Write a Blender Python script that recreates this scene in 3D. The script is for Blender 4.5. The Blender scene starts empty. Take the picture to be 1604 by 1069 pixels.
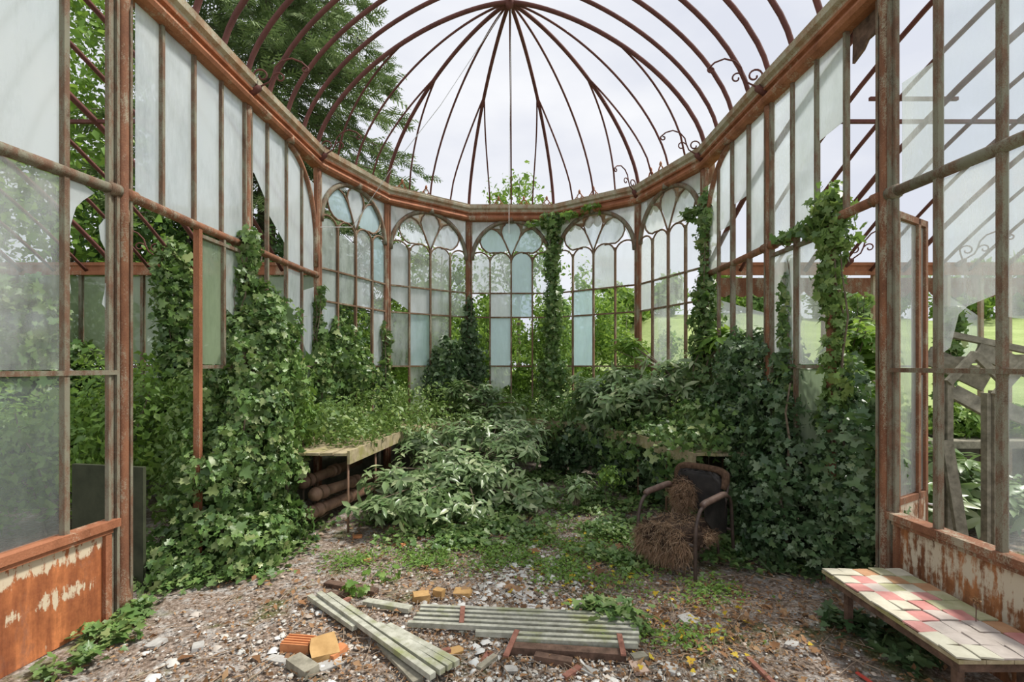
import bpy, math, random
import numpy as np
from mathutils import Vector, Matrix

# ------------------------------------------------------------------ camera, sky, sun, exposure
SC = bpy.context.scene
COL = SC.collection
F_PX, CX, HY, EYE = 745.0, 802.0, 573.0, 1.65          # focal length in pixels of a 1604 px frame, axis, horizon, eye height
cam_d = bpy.data.cameras.new('camera')
cam = bpy.data.objects.new('camera', cam_d)
COL.objects.link(cam)
cam.location = (0, 0, EYE)
cam.rotation_euler = (math.pi / 2, 0, 0)
cam_d.sensor_width = 36
cam_d.lens = 36 * F_PX / 1604
cam_d.shift_y = (HY - 534.5) / 1604
cam_d.clip_start = 0.02
cam_d.clip_end = 500
SC.camera = cam

W = bpy.data.worlds.new('overcast_sky')
SC.world = W
W.use_nodes = True
wn, wl = W.node_tree.nodes, W.node_tree.links
wn.clear()
w_out = wn.new('ShaderNodeOutputWorld')
w_bg = wn.new('ShaderNodeBackground')
w_tc = wn.new('ShaderNodeTexCoord')
w_map = wn.new('ShaderNodeMapping')
w_map.inputs['Scale'].default_value = (1.0, 1.0, 2.6)
w_no = wn.new('ShaderNodeTexNoise')
w_no.inputs['Scale'].default_value = 2.2
w_no.inputs['Detail'].default_value = 5
w_no.inputs['Roughness'].default_value = 0.5
w_cr = wn.new('ShaderNodeValToRGB')
w_cr.color_ramp.elements[0].position = 0.36
w_cr.color_ramp.elements[0].color = (0.72, 0.75, 0.84, 1)
w_cr.color_ramp.elements[1].position = 0.66
w_cr.color_ramp.elements[1].color = (0.93, 0.94, 0.97, 1)
wl.new(w_tc.outputs['Generated'], w_map.inputs['Vector'])
wl.new(w_map.outputs['Vector'], w_no.inputs['Vector'])
wl.new(w_no.outputs['Fac'], w_cr.inputs['Fac'])
wl.new(w_cr.outputs['Color'], w_bg.inputs['Color'])
w_bg.inputs['Strength'].default_value = 0.82
wl.new(w_bg.outputs['Background'], w_out.inputs['Surface'])

sun_d = bpy.data.lights.new('sun', 'SUN')
sun_d.energy = 4.2
sun_d.angle = math.radians(9)
sun_d.color = (1.0, 0.955, 0.88)
sun = bpy.data.objects.new('sun', sun_d)
COL.objects.link(sun)
sun.rotation_euler = Vector((-0.52, -0.10, -0.85)).to_track_quat('-Z', 'Y').to_euler()

SC.view_settings.view_transform = 'Standard'
SC.view_settings.look = 'None'
SC.view_settings.gamma = 1.0
SC.view_settings.use_curve_mapping = False
SC.view_settings.exposure = 0.35

RNG = np.random.default_rng(7)
random.seed(7)


def at(px, py, Y):
    """the point of the place seen at pixel (px, py), Y metres ahead"""
    return Vector(((px - CX) / F_PX * Y, Y, EYE - (py - HY) / F_PX * Y))


def gd(px, py, z=0.0):
    """the point at height z seen at a pixel below the horizon"""
    Y = (EYE - z) * F_PX / (py - HY)
    return Vector(((px - CX) / F_PX * Y, Y, z))


# ------------------------------------------------------------------ materials
def new_mat(name):
    m = bpy.data.materials.new(name)
    m.use_nodes = True
    n, l = m.node_tree.nodes, m.node_tree.links
    n.clear()
    out = n.new('ShaderNodeOutputMaterial')
    return m, n, l, out


def noise(n, l, vec, scale, detail=4, rough=0.55):
    x = n.new('ShaderNodeTexNoise')
    x.inputs['Scale'].default_value = scale
    x.inputs['Detail'].default_value = detail
    x.inputs['Roughness'].default_value = rough
    l.new(vec, x.inputs['Vector'])
    return x.outputs['Fac']


def ramp(n, l, fac, stops):
    r = n.new('ShaderNodeValToRGB')
    e = r.color_ramp.elements
    while len(e) > 1:
        e.remove(e[-1])
    e[0].position, e[0].color = stops[0][0], (*stops[0][1], 1) if len(stops[0][1]) == 3 else stops[0][1]
    for p, c in stops[1:]:
        k = e.new(p)
        k.color = (*c, 1)
    l.new(fac, r.inputs['Fac'])
    return r.outputs['Color']


def mix(n, l, fac, a, b, mode='MIX'):
    x = n.new('ShaderNodeMix')
    x.data_type = 'RGBA'
    x.blend_type = mode
    for v, i in ((fac, 0), (a, 6), (b, 7)):
        if isinstance(v, (int, float)):
            x.inputs[i].default_value = v
        elif isinstance(v, tuple):
            x.inputs[i].default_value = (*v, 1)
        else:
            l.new(v, x.inputs[i])
    return x.outputs[2]


def pos(n, l, scale=(1, 1, 1)):
    g = n.new('ShaderNodeNewGeometry')
    if scale == (1, 1, 1):
        return g.outputs['Position']
    mp = n.new('ShaderNodeMapping')
    mp.inputs['Scale'].default_value = scale
    l.new(g.outputs['Position'], mp.inputs['Vector'])
    return mp.outputs['Vector']


def bump(n, l, h, strength, dist=0.01):
    b = n.new('ShaderNodeBump')
    b.inputs['Strength'].default_value = strength
    b.inputs['Distance'].default_value = dist
    l.new(h, b.inputs['Height'])
    return b.outputs['Normal']


def principled(n, l, out, col, rough=0.8, normal=None, spec=0.3, metallic=0.0):
    p = n.new('ShaderNodeBsdfPrincipled')
    if isinstance(col, tuple):
        p.inputs['Base Color'].default_value = (*col, 1)
    else:
        l.new(col, p.inputs['Base Color'])
    p.inputs['Roughness'].default_value = rough
    p.inputs['Specular IOR Level'].default_value = spec
    p.inputs['Metallic'].default_value = metallic
    if normal is not None:
        l.new(normal, p.inputs['Normal'])
    if out is not None:
        l.new(p.outputs['BSDF'], out.inputs['Surface'])
    return p


def rusty(name, dark, rust, paint, p0, p1, scale=7.0, stretch=(1, 1, 0.35)):
    """old iron: rust in two tones under what is left of the paint"""
    m, n, l, out = new_mat(name)
    v = pos(n, l, stretch)
    a = noise(n, l, v, scale, 6, 0.65)
    b = noise(n, l, pos(n, l), scale * 13, 5, 0.75)
    c = ramp(n, l, a, [(0.32, dark), (0.62, rust)])
    c = mix(n, l, 0.45, c, ramp(n, l, b, [(0.3, dark), (0.7, rust)]))
    m2 = mix(n, l, 0.35, noise(n, l, v, scale * 0.9, 8, 0.72), b)
    mask = ramp(n, l, m2, [(p0, (0, 0, 0)), (p1, (1, 1, 1))])
    c = mix(n, l, mask, c, paint)
    principled(n, l, out, c, 0.75, bump(n, l, b, 0.5, 0.006), 0.25)
    return m


def leafmat(name, cols, trans=(0.25, 0.42, 0.07), tf=0.3, rough=0.42, spec=0.35):
    m, n, l, out = new_mat(name)
    g = n.new('ShaderNodeNewGeometry')
    k = len(cols) - 1
    c = ramp(n, l, g.outputs['Random Per Island'], [(i / k, x) for i, x in enumerate(cols)])
    c = mix(n, l, 0.5, c, ramp(n, l, noise(n, l, g.outputs['Position'], 2.2, 2), [(0.3, (0.55, 0.6, 0.55)), (0.7, (1.25, 1.2, 1.1))]), 'MULTIPLY')
    p = principled(n, l, None, c, rough, None, spec)
    t = n.new('ShaderNodeBsdfTranslucent')
    l.new(mix(n, l, 0.55, c, trans), t.inputs['Color'])
    ms = n.new('ShaderNodeMixShader')
    ms.inputs[0].default_value = tf
    l.new(p.outputs['BSDF'], ms.inputs[1])
    l.new(t.outputs['BSDF'], ms.inputs[2])
    l.new(ms.outputs['Shader'], out.inputs['Surface'])
    return m


def glassmat(name, tint, lo, hi, gloss=0.08, streak=3.0, body=(0.72, 0.78, 0.80)):
    """old horticultural glass, filmed with dirt that lets light through"""
    m, n, l, out = new_mat(name)
    g = n.new('ShaderNodeNewGeometry')
    v = pos(n, l, (1, 1, 0.3))
    a = noise(n, l, v, streak, 5, 0.6)
    a = mix(n, l, 0.28, a, noise(n, l, pos(n, l, (1, 1, 0.22)), streak * 9, 7, 0.75))
    r = n.new('ShaderNodeMath'); r.operation = 'MULTIPLY_ADD'
    l.new(g.outputs['Random Per Island'], r.inputs[0]); r.inputs[1].default_value = 0.22
    l.new(a, r.inputs[2])
    mr = n.new('ShaderNodeMapRange')
    mr.inputs[1].default_value, mr.inputs[2].default_value = 0.40, 0.74
    mr.inputs[3].default_value, mr.inputs[4].default_value = lo, hi
    l.new(r.outputs[0], mr.inputs[0])
    tr = n.new('ShaderNodeBsdfTransparent')
    tr.inputs['Color'].default_value = (*tint, 1)
    d = n.new('ShaderNodeBsdfDiffuse')
    t = n.new('ShaderNodeBsdfTranslucent')
    col = mix(n, l, noise(n, l, pos(n, l), 1.3, 3), body, tuple(min(0.9, x * y * 1.25) for x, y in zip(body, tint)))
    l.new(col, d.inputs['Color']); l.new(col, t.inputs['Color'])
    dt = n.new('ShaderNodeMixShader'); dt.inputs[0].default_value = 0.6
    l.new(d.outputs[0], dt.inputs[1]); l.new(t.outputs[0], dt.inputs[2])
    mx = n.new('ShaderNodeMixShader')
    l.new(mr.outputs[0], mx.inputs[0]); l.new(tr.outputs[0], mx.inputs[1]); l.new(dt.outputs[0], mx.inputs[2])
    gl = n.new('ShaderNodeBsdfGlossy'); gl.inputs['Roughness'].default_value = 0.06
    m3 = n.new('ShaderNodeMixShader'); m3.inputs[0].default_value = gloss
    l.new(mx.outputs[0], m3.inputs[1]); l.new(gl.outputs[0], m3.inputs[2])
    l.new(m3.outputs[0], out.inputs['Surface'])
    return m


def woodmat(name, a, b, grain=(6, 6, 40), moss=None):
    m, n, l, out = new_mat(name)
    tc = n.new('ShaderNodeTexCoord')
    mp = n.new('ShaderNodeMapping'); mp.inputs['Scale'].default_value = grain
    l.new(tc.outputs['Object'], mp.inputs['Vector'])
    f = noise(n, l, mp.outputs['Vector'], 2.0, 6, 0.65)
    c = ramp(n, l, f, [(0.3, a), (0.7, b)])
    if moss:
        k = ramp(n, l, noise(n, l, pos(n, l), 5, 5, 0.65), [(0.5, (0, 0, 0)), (0.66, (1, 1, 1))])
        c = mix(n, l, k, c, moss)
    principled(n, l, out, c, 0.85, bump(n, l, f, 0.5, 0.004), 0.2)
    return m


def plainmat(name, a, b, scale=8, rough=0.85, bmp=0.4, spec=0.25):
    m, n, l, out = new_mat(name)
    f = noise(n, l, pos(n, l), scale, 6, 0.65)
    principled(n, l, out, ramp(n, l, f, [(0.3, a), (0.7, b)]), rough, bump(n, l, f, bmp, 0.006), spec)
    return m


M = {}
M['column'] = rusty('rusted_column_iron', (0.10, 0.042, 0.026), (0.33, 0.150, 0.080), (0.33, 0.29, 0.21), 0.51, 0.58, 9)
M['rib'] = rusty('red_brown_rib_iron', (0.085, 0.032, 0.028), (0.18, 0.070, 0.058), (0.26, 0.15, 0.125), 0.60, 0.72)
M['orange'] = rusty('orange_rust_iron', (0.17, 0.062, 0.030), (0.45, 0.185, 0.095), (0.47, 0.40, 0.29), 0.54, 0.63)
M['pale'] = rusty('flaking_pale_paint', (0.26, 0.14, 0.08), (0.44, 0.29, 0.18), (0.47, 0.44, 0.33), 0.44, 0.56)
M['mullion'] = rusty('weathered_glazing_bar', (0.085, 0.050, 0.033), (0.24, 0.135, 0.085), (0.235, 0.225, 0.165), 0.45, 0.55, 14)
M['thinbar'] = rusty('rusted_glazing_bar', (0.09, 0.05, 0.03), (0.25, 0.15, 0.09), (0.36, 0.32, 0.23), 0.50, 0.60)


def kickmat(name, base_a, base_b, paint, p0, p1, grey, band=0.0, amp=0.05, low=0.12):
    m, n, l, out = new_mat(name)
    v = pos(n, l, (1, 1, 0.45))
    a = noise(n, l, v, 4.0, 8, 0.68)
    run = noise(n, l, pos(n, l, (1, 1, 0.10)), 16, 7, 0.7)          # streaks where water ran down
    b = noise(n, l, pos(n, l), 30, 6, 0.7)
    c = ramp(n, l, mix(n, l, 0.5, a, run), [(0.34, base_a), (0.50, tuple((x + y) / 2 for x, y in zip(base_a, base_b))), (0.60, base_b)])
    c = mix(n, l, 0.5, c, ramp(n, l, b, [(0.3, (0.55, 0.5, 0.5)), (0.7, (1.35, 1.3, 1.3))]), 'MULTIPLY')
    g = n.new('ShaderNodeNewGeometry')
    sx = n.new('ShaderNodeSeparateXYZ'); l.new(g.outputs['Position'], sx.inputs[0])
    c = mix(n, l, ramp(n, l, noise(n, l, v, 3.0, 7, 0.7), [(0.55, (0, 0, 0)), (0.68, (1, 1, 1))]), c, grey)
    # flakes of old paint in bands, hanging in short runs
    wv = n.new('ShaderNodeMath'); wv.operation = 'SINE'
    wm = n.new('ShaderNodeMath'); wm.operation = 'MULTIPLY_ADD'; l.new(sx.outputs[2], wm.inputs[0]); wm.inputs[1].default_value = 2 * math.pi / 0.235; wm.inputs[2].default_value = band
    l.new(wm.outputs[0], wv.inputs[0])
    wk = n.new('ShaderNodeMath'); wk.operation = 'MULTIPLY_ADD'; l.new(wv.outputs[0], wk.inputs[0]); wk.inputs[1].default_value = amp; wk.inputs[2].default_value = 0.0
    ad = n.new('ShaderNodeMath'); ad.operation = 'ADD'
    fl = mix(n, l, 0.5, mix(n, l, 0.3, noise(n, l, pos(n, l, (1, 1, 0.55)), 5.5, 9, 0.75), b), noise(n, l, pos(n, l, (1, 1, 0.16)), 22, 6, 0.7))
    l.new(fl, ad.inputs[0]); l.new(wk.outputs[0], ad.inputs[1])
    hz = n.new('ShaderNodeMapRange'); l.new(sx.outputs[2], hz.inputs[0])
    hz.inputs[1].default_value, hz.inputs[2].default_value, hz.inputs[3].default_value, hz.inputs[4].default_value = 0.05, 0.6, -low, 0.03
    a2 = n.new('ShaderNodeMath'); a2.operation = 'ADD'; l.new(ad.outputs[0], a2.inputs[0]); l.new(hz.outputs[0], a2.inputs[1])
    c = mix(n, l, ramp(n, l, a2.outputs[0], [(p0, (0, 0, 0)), (p1, (1, 1, 1))]), c, paint)
    principled(n, l, out, c, 0.6, bump(n, l, b, 0.4, 0.005), 0.35)
    return m


M['kick_left'] = kickmat('orange_rusted_sheet', (0.17, 0.050, 0.024), (0.60, 0.22, 0.080), (0.64, 0.54, 0.39), 0.535, 0.565, (0.22, 0.12, 0.09), 0.2, 0.075, 0.09)
M['kick_right'] = kickmat('white_sheet_streaked_with_rust', (0.085, 0.033, 0.018), (0.42, 0.18, 0.07), (0.55, 0.48, 0.37), 0.485, 0.545, (0.14, 0.075, 0.05), 1.0, 0.02, 0.03)

M['milky'] = glassmat('milky_glass', (0.93, 0.97, 0.98), 0.22, 0.93, 0.13, 1.9, (0.76, 0.82, 0.85))
M['blue'] = glassmat('blue_tinted_glass', (0.84, 0.94, 0.98), 0.40, 0.80, 0.10, 2.4, (0.70, 0.81, 0.86))
M['hazy'] = glassmat('hazy_glass', (0.95, 0.98, 0.97), 0.10, 0.42, 0.09, 3.5, (0.76, 0.81, 0.80))
M['dirty'] = glassmat('dirt_spotted_glass', (0.90, 0.94, 0.92), 0.20, 0.80, 0.07, 11.0, (0.62, 0.65, 0.63))
M['mossy'] = glassmat('algae_green_glass', (0.86, 0.92, 0.82), 0.30, 0.75, 0.06, 2.4, (0.46, 0.52, 0.40))
M['clear'] = glassmat('clear_old_glass', (0.96, 0.98, 0.98), 0.02, 0.12, 0.05, 3.0)

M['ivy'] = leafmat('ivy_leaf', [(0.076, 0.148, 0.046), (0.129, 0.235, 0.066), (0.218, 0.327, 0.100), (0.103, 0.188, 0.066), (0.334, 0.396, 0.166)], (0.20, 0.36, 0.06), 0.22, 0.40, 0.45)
M['ivy_dark'] = leafmat('dark_ivy_leaf', [(0.044, 0.094, 0.039), (0.074, 0.143, 0.059), (0.131, 0.203, 0.091), (0.060, 0.113, 0.050), (0.205, 0.275, 0.154)], (0.16, 0.30, 0.06), 0.18, 0.38, 0.5)  # darker copy of the ivy leaf, with the thicket's shade in its colour
M['fresh'] = leafmat('fresh_leaf', [(0.138, 0.251, 0.054), (0.207, 0.356, 0.072), (0.103, 0.198, 0.048), (0.289, 0.422, 0.108)], (0.36, 0.52, 0.08), 0.35, 0.45, 0.35)
M['weeds'] = leafmat('weed_leaf', [(0.128, 0.216, 0.058), (0.190, 0.293, 0.085), (0.100, 0.177, 0.052), (0.307, 0.400, 0.130)], (0.28, 0.44, 0.08), 0.3, 0.45, 0.4)
M['laurel'] = leafmat('laurel_leaf', [(0.122, 0.217, 0.080), (0.190, 0.285, 0.119), (0.279, 0.369, 0.183), (0.146, 0.237, 0.096), (0.469, 0.530, 0.303)], (0.24, 0.40, 0.08), 0.22, 0.34, 0.6)
M['bright'] = leafmat('sunlit_leaf', [(0.138, 0.269, 0.044), (0.196, 0.347, 0.066), (0.103, 0.202, 0.039), (0.265, 0.403, 0.099)], (0.42, 0.60, 0.09), 0.42, 0.5, 0.3)
M['tree'] = leafmat('tree_leaf', [(0.126, 0.226, 0.046), (0.185, 0.307, 0.058), (0.092, 0.175, 0.039), (0.286, 0.408, 0.091)], (0.34, 0.50, 0.08), 0.35, 0.55, 0.25)
M['tree_dark'] = leafmat('dark_tree_leaf', [(0.042, 0.090, 0.031), (0.068, 0.131, 0.042), (0.090, 0.174, 0.052)], (0.14, 0.25, 0.05), 0.25, 0.55, 0.25)
M['tree_pale'] = leafmat('pale_tree_leaf', [(0.17, 0.28, 0.09), (0.22, 0.34, 0.12), (0.26, 0.38, 0.16)], (0.36, 0.52, 0.14), 0.4, 0.6, 0.2)
M['needle'] = leafmat('conifer_needles', [(0.093, 0.143, 0.067), (0.161, 0.224, 0.099), (0.265, 0.331, 0.154), (0.124, 0.184, 0.081)], (0.14, 0.22, 0.07), 0.2, 0.55, 0.25)
M['litter'] = leafmat('dry_leaf', [(0.20, 0.10, 0.05), (0.36, 0.20, 0.10), (0.14, 0.075, 0.04), (0.46, 0.30, 0.17), (0.26, 0.13, 0.07)], (0.5, 0.3, 0.12), 0.15, 0.7, 0.2)
M['yellow'] = leafmat('yellow_leaf', [(0.58, 0.42, 0.04), (0.68, 0.52, 0.06), (0.62, 0.36, 0.04)], (0.8, 0.6, 0.05), 0.25, 0.6, 0.2)
M['chips'] = leafmat('stone_chip', [(0.20, 0.17, 0.14), (0.40, 0.38, 0.35), (0.56, 0.55, 0.53), (0.30, 0.24, 0.20), (0.50, 0.42, 0.36), (0.15, 0.12, 0.10)], (0.3, 0.3, 0.3), 0.0, 0.8, 0.3)
M['mortar'] = leafmat('mortar_flake', [(0.44, 0.43, 0.41), (0.60, 0.60, 0.59), (0.68, 0.68, 0.68), (0.50, 0.44, 0.39), (0.56, 0.55, 0.53)], (0.5, 0.5, 0.5), 0.0, 0.8, 0.3)
M['stem'] = plainmat('woody_stem', (0.09, 0.065, 0.045), (0.24, 0.19, 0.14), 20)
M['bark'] = plainmat('tree_bark', (0.05, 0.042, 0.03), (0.15, 0.125, 0.095), 9)
M['twig'] = plainmat('dry_twig', (0.16, 0.11, 0.075), (0.42, 0.33, 0.24), 14)
M['slat'] = woodmat('grey_green_batten', (0.25, 0.25, 0.19), (0.52, 0.52, 0.44), (8, 8, 8), (0.27, 0.29, 0.14))
M['shelf'] = woodmat('mossy_shelf_board', (0.26, 0.21, 0.12), (0.52, 0.44, 0.29), (8, 8, 8), (0.29, 0.27, 0.10))
M['plank'] = woodmat('grey_plank', (0.15, 0.14, 0.105), (0.37, 0.345, 0.27), (8, 8, 8))
M['oldwood'] = woodmat('dark_rotten_wood', (0.055, 0.035, 0.025), (0.20, 0.125, 0.09), (8, 8, 8))
M['strap'] = plainmat('brown_rust_strap', (0.16, 0.065, 0.045), (0.34, 0.16, 0.115), 25)
M['pipe'] = plainmat('brown_heating_pipe', (0.15, 0.088, 0.058), (0.36, 0.225, 0.15), 9, 0.5, 0.3)
M['terra'] = plainmat('terracotta', (0.46, 0.17, 0.07), (0.62, 0.28, 0.12), 14)
M['ochre'] = plainmat('ochre_stone', (0.34, 0.20, 0.075), (0.52, 0.33, 0.14), 12)
M['stone'] = plainmat('pale_grey_stone', (0.28, 0.27, 0.25), (0.50, 0.49, 0.46), 12)
M['pinkstone'] = plainmat('pinkish_stone', (0.36, 0.25, 0.19), (0.54, 0.41, 0.33), 12)
M['tube'] = plainmat('brown_chair_tube', (0.035, 0.024, 0.02), (0.105, 0.07, 0.055), 16, 0.5, 0.3, 0.4)
M['arm'] = plainmat('worn_brown_arm', (0.075, 0.045, 0.036), (0.23, 0.15, 0.12), 14, 0.5, 0.3, 0.4)
M['hide'] = plainmat('black_worn_upholstery', (0.010, 0.009, 0.009), (0.030, 0.025, 0.023), 9, 0.6, 0.5, 0.3)
M['hair'] = leafmat('horsehair', [(0.115, 0.067, 0.040), (0.345, 0.218, 0.138), (0.552, 0.402, 0.287), (0.230, 0.138, 0.081), (0.437, 0.287, 0.184)], (0.3, 0.2, 0.1), 0.1, 0.8, 0.15)
M['hair_core'] = plainmat('matted_stuffing', (0.045, 0.027, 0.018), (0.13, 0.08, 0.052), 40, 0.95, 0.8, 0.1)
M['hair_dark'] = plainmat('dark_matted_stuffing', (0.02, 0.014, 0.011), (0.07, 0.045, 0.032), 40, 0.95, 0.8, 0.1)
M['tile_cream'] = plainmat('lichened_cream_tile', (0.44, 0.41, 0.31), (0.63, 0.60, 0.49), 9)
M['tile_pink'] = plainmat('faded_pink_tile', (0.46, 0.19, 0.17), (0.60, 0.31, 0.28), 9)
M['tile_green'] = plainmat('moss_stained_tile', (0.30, 0.31, 0.15), (0.52, 0.50, 0.34), 9)
M['tile_orange'] = plainmat('dull_orange_tile', (0.38, 0.20, 0.10), (0.52, 0.31, 0.18), 9)
M['tile_grey'] = plainmat('greyish_rose_tile', (0.40, 0.34, 0.30), (0.58, 0.51, 0.46), 9)
M['wall'] = plainmat('dark_plinth', (0.07, 0.075, 0.055), (0.20, 0.19, 0.15), 5)  # dark mottled tone over the whole wall
M['olive'] = plainmat('dark_olive_sheet', (0.030, 0.036, 0.020), (0.065, 0.072, 0.042), 6)
M['wire'] = plainmat('pale_wire', (0.55, 0.55, 0.55), (0.7, 0.7, 0.7), 8, 0.5)
M['red'] = plainmat('red_plastic', (0.45, 0.05, 0.04), (0.60, 0.10, 0.07), 8, 0.5)

# the floor: earth, gravel and moss
m, n, l, out = new_mat('littered_earth')
P0 = pos(n, l)
fine = noise(n, l, P0, 42, 8, 0.7)
mid = noise(n, l, P0, 9, 7, 0.68)
big = noise(n, l, P0, 1.6, 4, 0.6)
c = ramp(n, l, fine, [(0.28, (0.055, 0.042, 0.03)), (0.46, (0.19, 0.14, 0.105)), (0.58, (0.38, 0.305, 0.25)), (0.72, (0.62, 0.56, 0.50))])
c = mix(n, l, ramp(n, l, mid, [(0.50, (0, 0, 0)), (0.60, (0.85, 0.85, 0.85))]), c, ramp(n, l, fine, [(0.3, (0.20, 0.18, 0.16)), (0.6, (0.52, 0.50, 0.47))]))
mossm = ramp(n, l, mix(n, l, 0.5, noise(n, l, P0, 2.6, 6, 0.65), big), [(0.53, (0, 0, 0)), (0.60, (0.8, 0.8, 0.8))])
c = mix(n, l, mossm, c, ramp(n, l, fine, [(0.3, (0.045, 0.055, 0.018)), (0.7, (0.17, 0.19, 0.05))]))
principled(n, l, out, c, 0.92, bump(n, l, mix(n, l, 0.5, fine, mid), 0.9, 0.03), 0.2)
M['floor'] = m
m, n, l, out = new_mat('meadow')
P0 = pos(n, l)
c = ramp(n, l, mix(n, l, 0.5, noise(n, l, P0, 0.35, 4), noise(n, l, P0, 9, 6, 0.7)), [(0.35, (0.20, 0.27, 0.085)), (0.65, (0.40, 0.48, 0.20))])
principled(n, l, out, c, 0.95, bump(n, l, noise(n, l, P0, 14, 6, 0.7), 0.8, 0.05), 0.1)
M['lawn'] = m


# ------------------------------------------------------------------ mesh collector
class MB:
    def __init__(s):
        s.v, s.f, s.m, s.n, s.smooth = [], [], [], 0, []

    def add(s, verts, faces, mi=0, smooth=False):
        b = s.n
        s.v.extend(verts)
        s.n += len(verts)
        for f in faces:
            s.f.append([i + b for i in f])
            s.m.append(mi)
            s.smooth.append(smooth)
        return s

    def box(s, c, size, rot=None, mi=0):
        x, y, z = (k / 2 for k in size)
        R = rot or Matrix.Identity(3)
        c = Vector(c)
        vs = [c + R @ Vector(p) for p in ((-x, -y, -z), (x, -y, -z), (x, y, -z), (-x, y, -z), (-x, -y, z), (x, -y, z), (x, y, z), (-x, y, z))]
        return s.add(vs, [(0, 3, 2, 1), (4, 5, 6, 7), (0, 1, 5, 4), (1, 2, 6, 5), (2, 3, 7, 6), (3, 0, 4, 7)], mi)

    def bar(s, a, b, w, h, side=None, mi=0):
        """a squared bar from a to b; w across (along side), h the other way"""
        a, b = Vector(a), Vector(b)
        d = (b - a).normalized()
        if side is None:
            side = d.cross(Vector((0, 0, 1)))
            if side.length < 1e-4:
                side = Vector((1, 0, 0))
        sd = Vector(side)
        sd = (sd - d * sd.dot(d)).normalized()
        up = sd.cross(d)
        q = [sd * (w / 2 * i) + up * (h / 2 * j) for i, j in ((-1, -1), (1, -1), (1, 1), (-1, 1))]
        vs = [a + k for k in q] + [b + k for k in q]
        return s.add(vs, [(3, 2, 1, 0), (4, 5, 6, 7), (0, 1, 5, 4), (1, 2, 6, 5), (2, 3, 7, 6), (3, 0, 4, 7)], mi)

    def tube(s, pts, r, seg=8, mi=0, caps=True):
        pts = [Vector(p) for p in pts]
        k = len(pts)
        rs = r if isinstance(r, (list, tuple)) else [r] * k
        t0 = (pts[1] - pts[0]).normalized()
        ref = Vector((0, 0, 1)) if abs(t0.z) < 0.9 else Vector((1, 0, 0))
        nrm = (ref - t0 * ref.dot(t0)).normalized()
        vs = []
        for i in range(k):
            t = (pts[min(i + 1, k - 1)] - pts[max(i - 1, 0)])
            t = t.normalized() if t.length > 1e-9 else t0
            nrm = (nrm - t * nrm.dot(t))
            nrm = nrm.normalized() if nrm.length > 1e-6 else t.orthogonal().normalized()
            bn = t.cross(nrm)
            for j in range(seg):
                a = 2 * math.pi * j / seg
                vs.append(pts[i] + (nrm * math.cos(a) + bn * math.sin(a)) * rs[i])
        fs = []
        for i in range(k - 1):
            for j in range(seg):
                j2 = (j + 1) % seg
                fs.append((i * seg + j, i * seg + j2, (i + 1) * seg + j2, (i + 1) * seg + j))
        if caps:
            fs.append(tuple(range(seg - 1, -1, -1)))
            fs.append(tuple((k - 1) * seg + j for j in range(seg)))
        return s.add(vs, fs, mi, seg > 5)

    def lathe(s, prof, o, seg=14, mi=0):
        o = Vector(o)
        vs, fs = [], []
        for r, z in prof:
            for j in range(seg):
                a = 2 * math.pi * j / seg
                vs.append(o + Vector((r * math.cos(a), r * math.sin(a), z)))
        for i in range(len(prof) - 1):
            for j in range(seg):
                j2 = (j + 1) % seg
                fs.append((i * seg + j, i * seg + j2, (i + 1) * seg + j2, (i + 1) * seg + j))
        fs.append(tuple(range(seg - 1, -1, -1)))
        fs.append(tuple((len(prof) - 1) * seg + j for j in range(seg)))
        return s.add(vs, fs, mi, True)

    def slab(s, poly, off, mi=0):
        """a polygon given thickness by the vector off"""
        k = len(poly)
        off = Vector(off)
        vs = [Vector(p) for p in poly] + [Vector(p) + off for p in poly]
        fs = [tuple(range(k)), tuple(range(2 * k - 1, k - 1, -1))] + [((i + 1) % k, i, k + i, k + (i + 1) % k) for i in range(k)]
        return s.add(vs, fs, mi)

    def build(s, name, mats, parent=None):
        me = bpy.data.meshes.new(name)
        me.from_pydata([tuple(p) for p in s.v], [], s.f)
        mats = mats if isinstance(mats, (list, tuple)) else [mats]
        for k in mats:
            me.materials.append(M[k] if isinstance(k, str) else k)
        if len(mats) > 1:
            me.polygons.foreach_set('material_index', s.m)
        me.polygons.foreach_set('use_smooth', s.smooth)
        me.update()
        o = bpy.data.objects.new(name, me)
        COL.objects.link(o)
        return hang(o, parent)


def hang(o, parent):
    if parent is not None:
        bpy.context.view_layer.update() if False else None
        o.parent = parent
        o.matrix_parent_inverse = Matrix.LocRotScale(parent.location, parent.rotation_euler, None).inverted()
    return o


def tag(o, label=None, cat=None, group=None, kind=None):
    for k, v in (('label', label), ('category', cat), ('group', group), ('kind', kind)):
        if v:
            o[k] = v
    return o


def empty(name, loc=(0, 0, 0), rz=0.0):
    o = bpy.data.objects.new(name, None)
    o.empty_display_size = 0.1
    COL.objects.link(o)
    o.location = loc
    o.rotation_euler = (0, 0, rz)
    return o


def local_child(mb, name, mats, root):
    """a part whose mesh is written in its thing's own axes"""
    o = mb.build(name, mats)
    o.parent = root
    return o


# ------------------------------------------------------------------ leaves
def tmpl_ivy():
    o = [(0, 0), (-0.30, -0.12), (-0.50, 0.18), (-0.27, 0.34), (-0.36, 0.62), (-0.14, 0.62), (0, 1.0), (0.14, 0.62), (0.36, 0.62), (0.27, 0.34), (0.50, 0.18), (0.30, -0.12)]
    v = [(x, y, 0.16 * abs(x) - 0.12 * y * y) for x, y in o] + [(0, 0.36, -0.05)]
    f = [(12, (i + 1) % 12, i) for i in range(12)]
    return np.array(v, float), f


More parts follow.
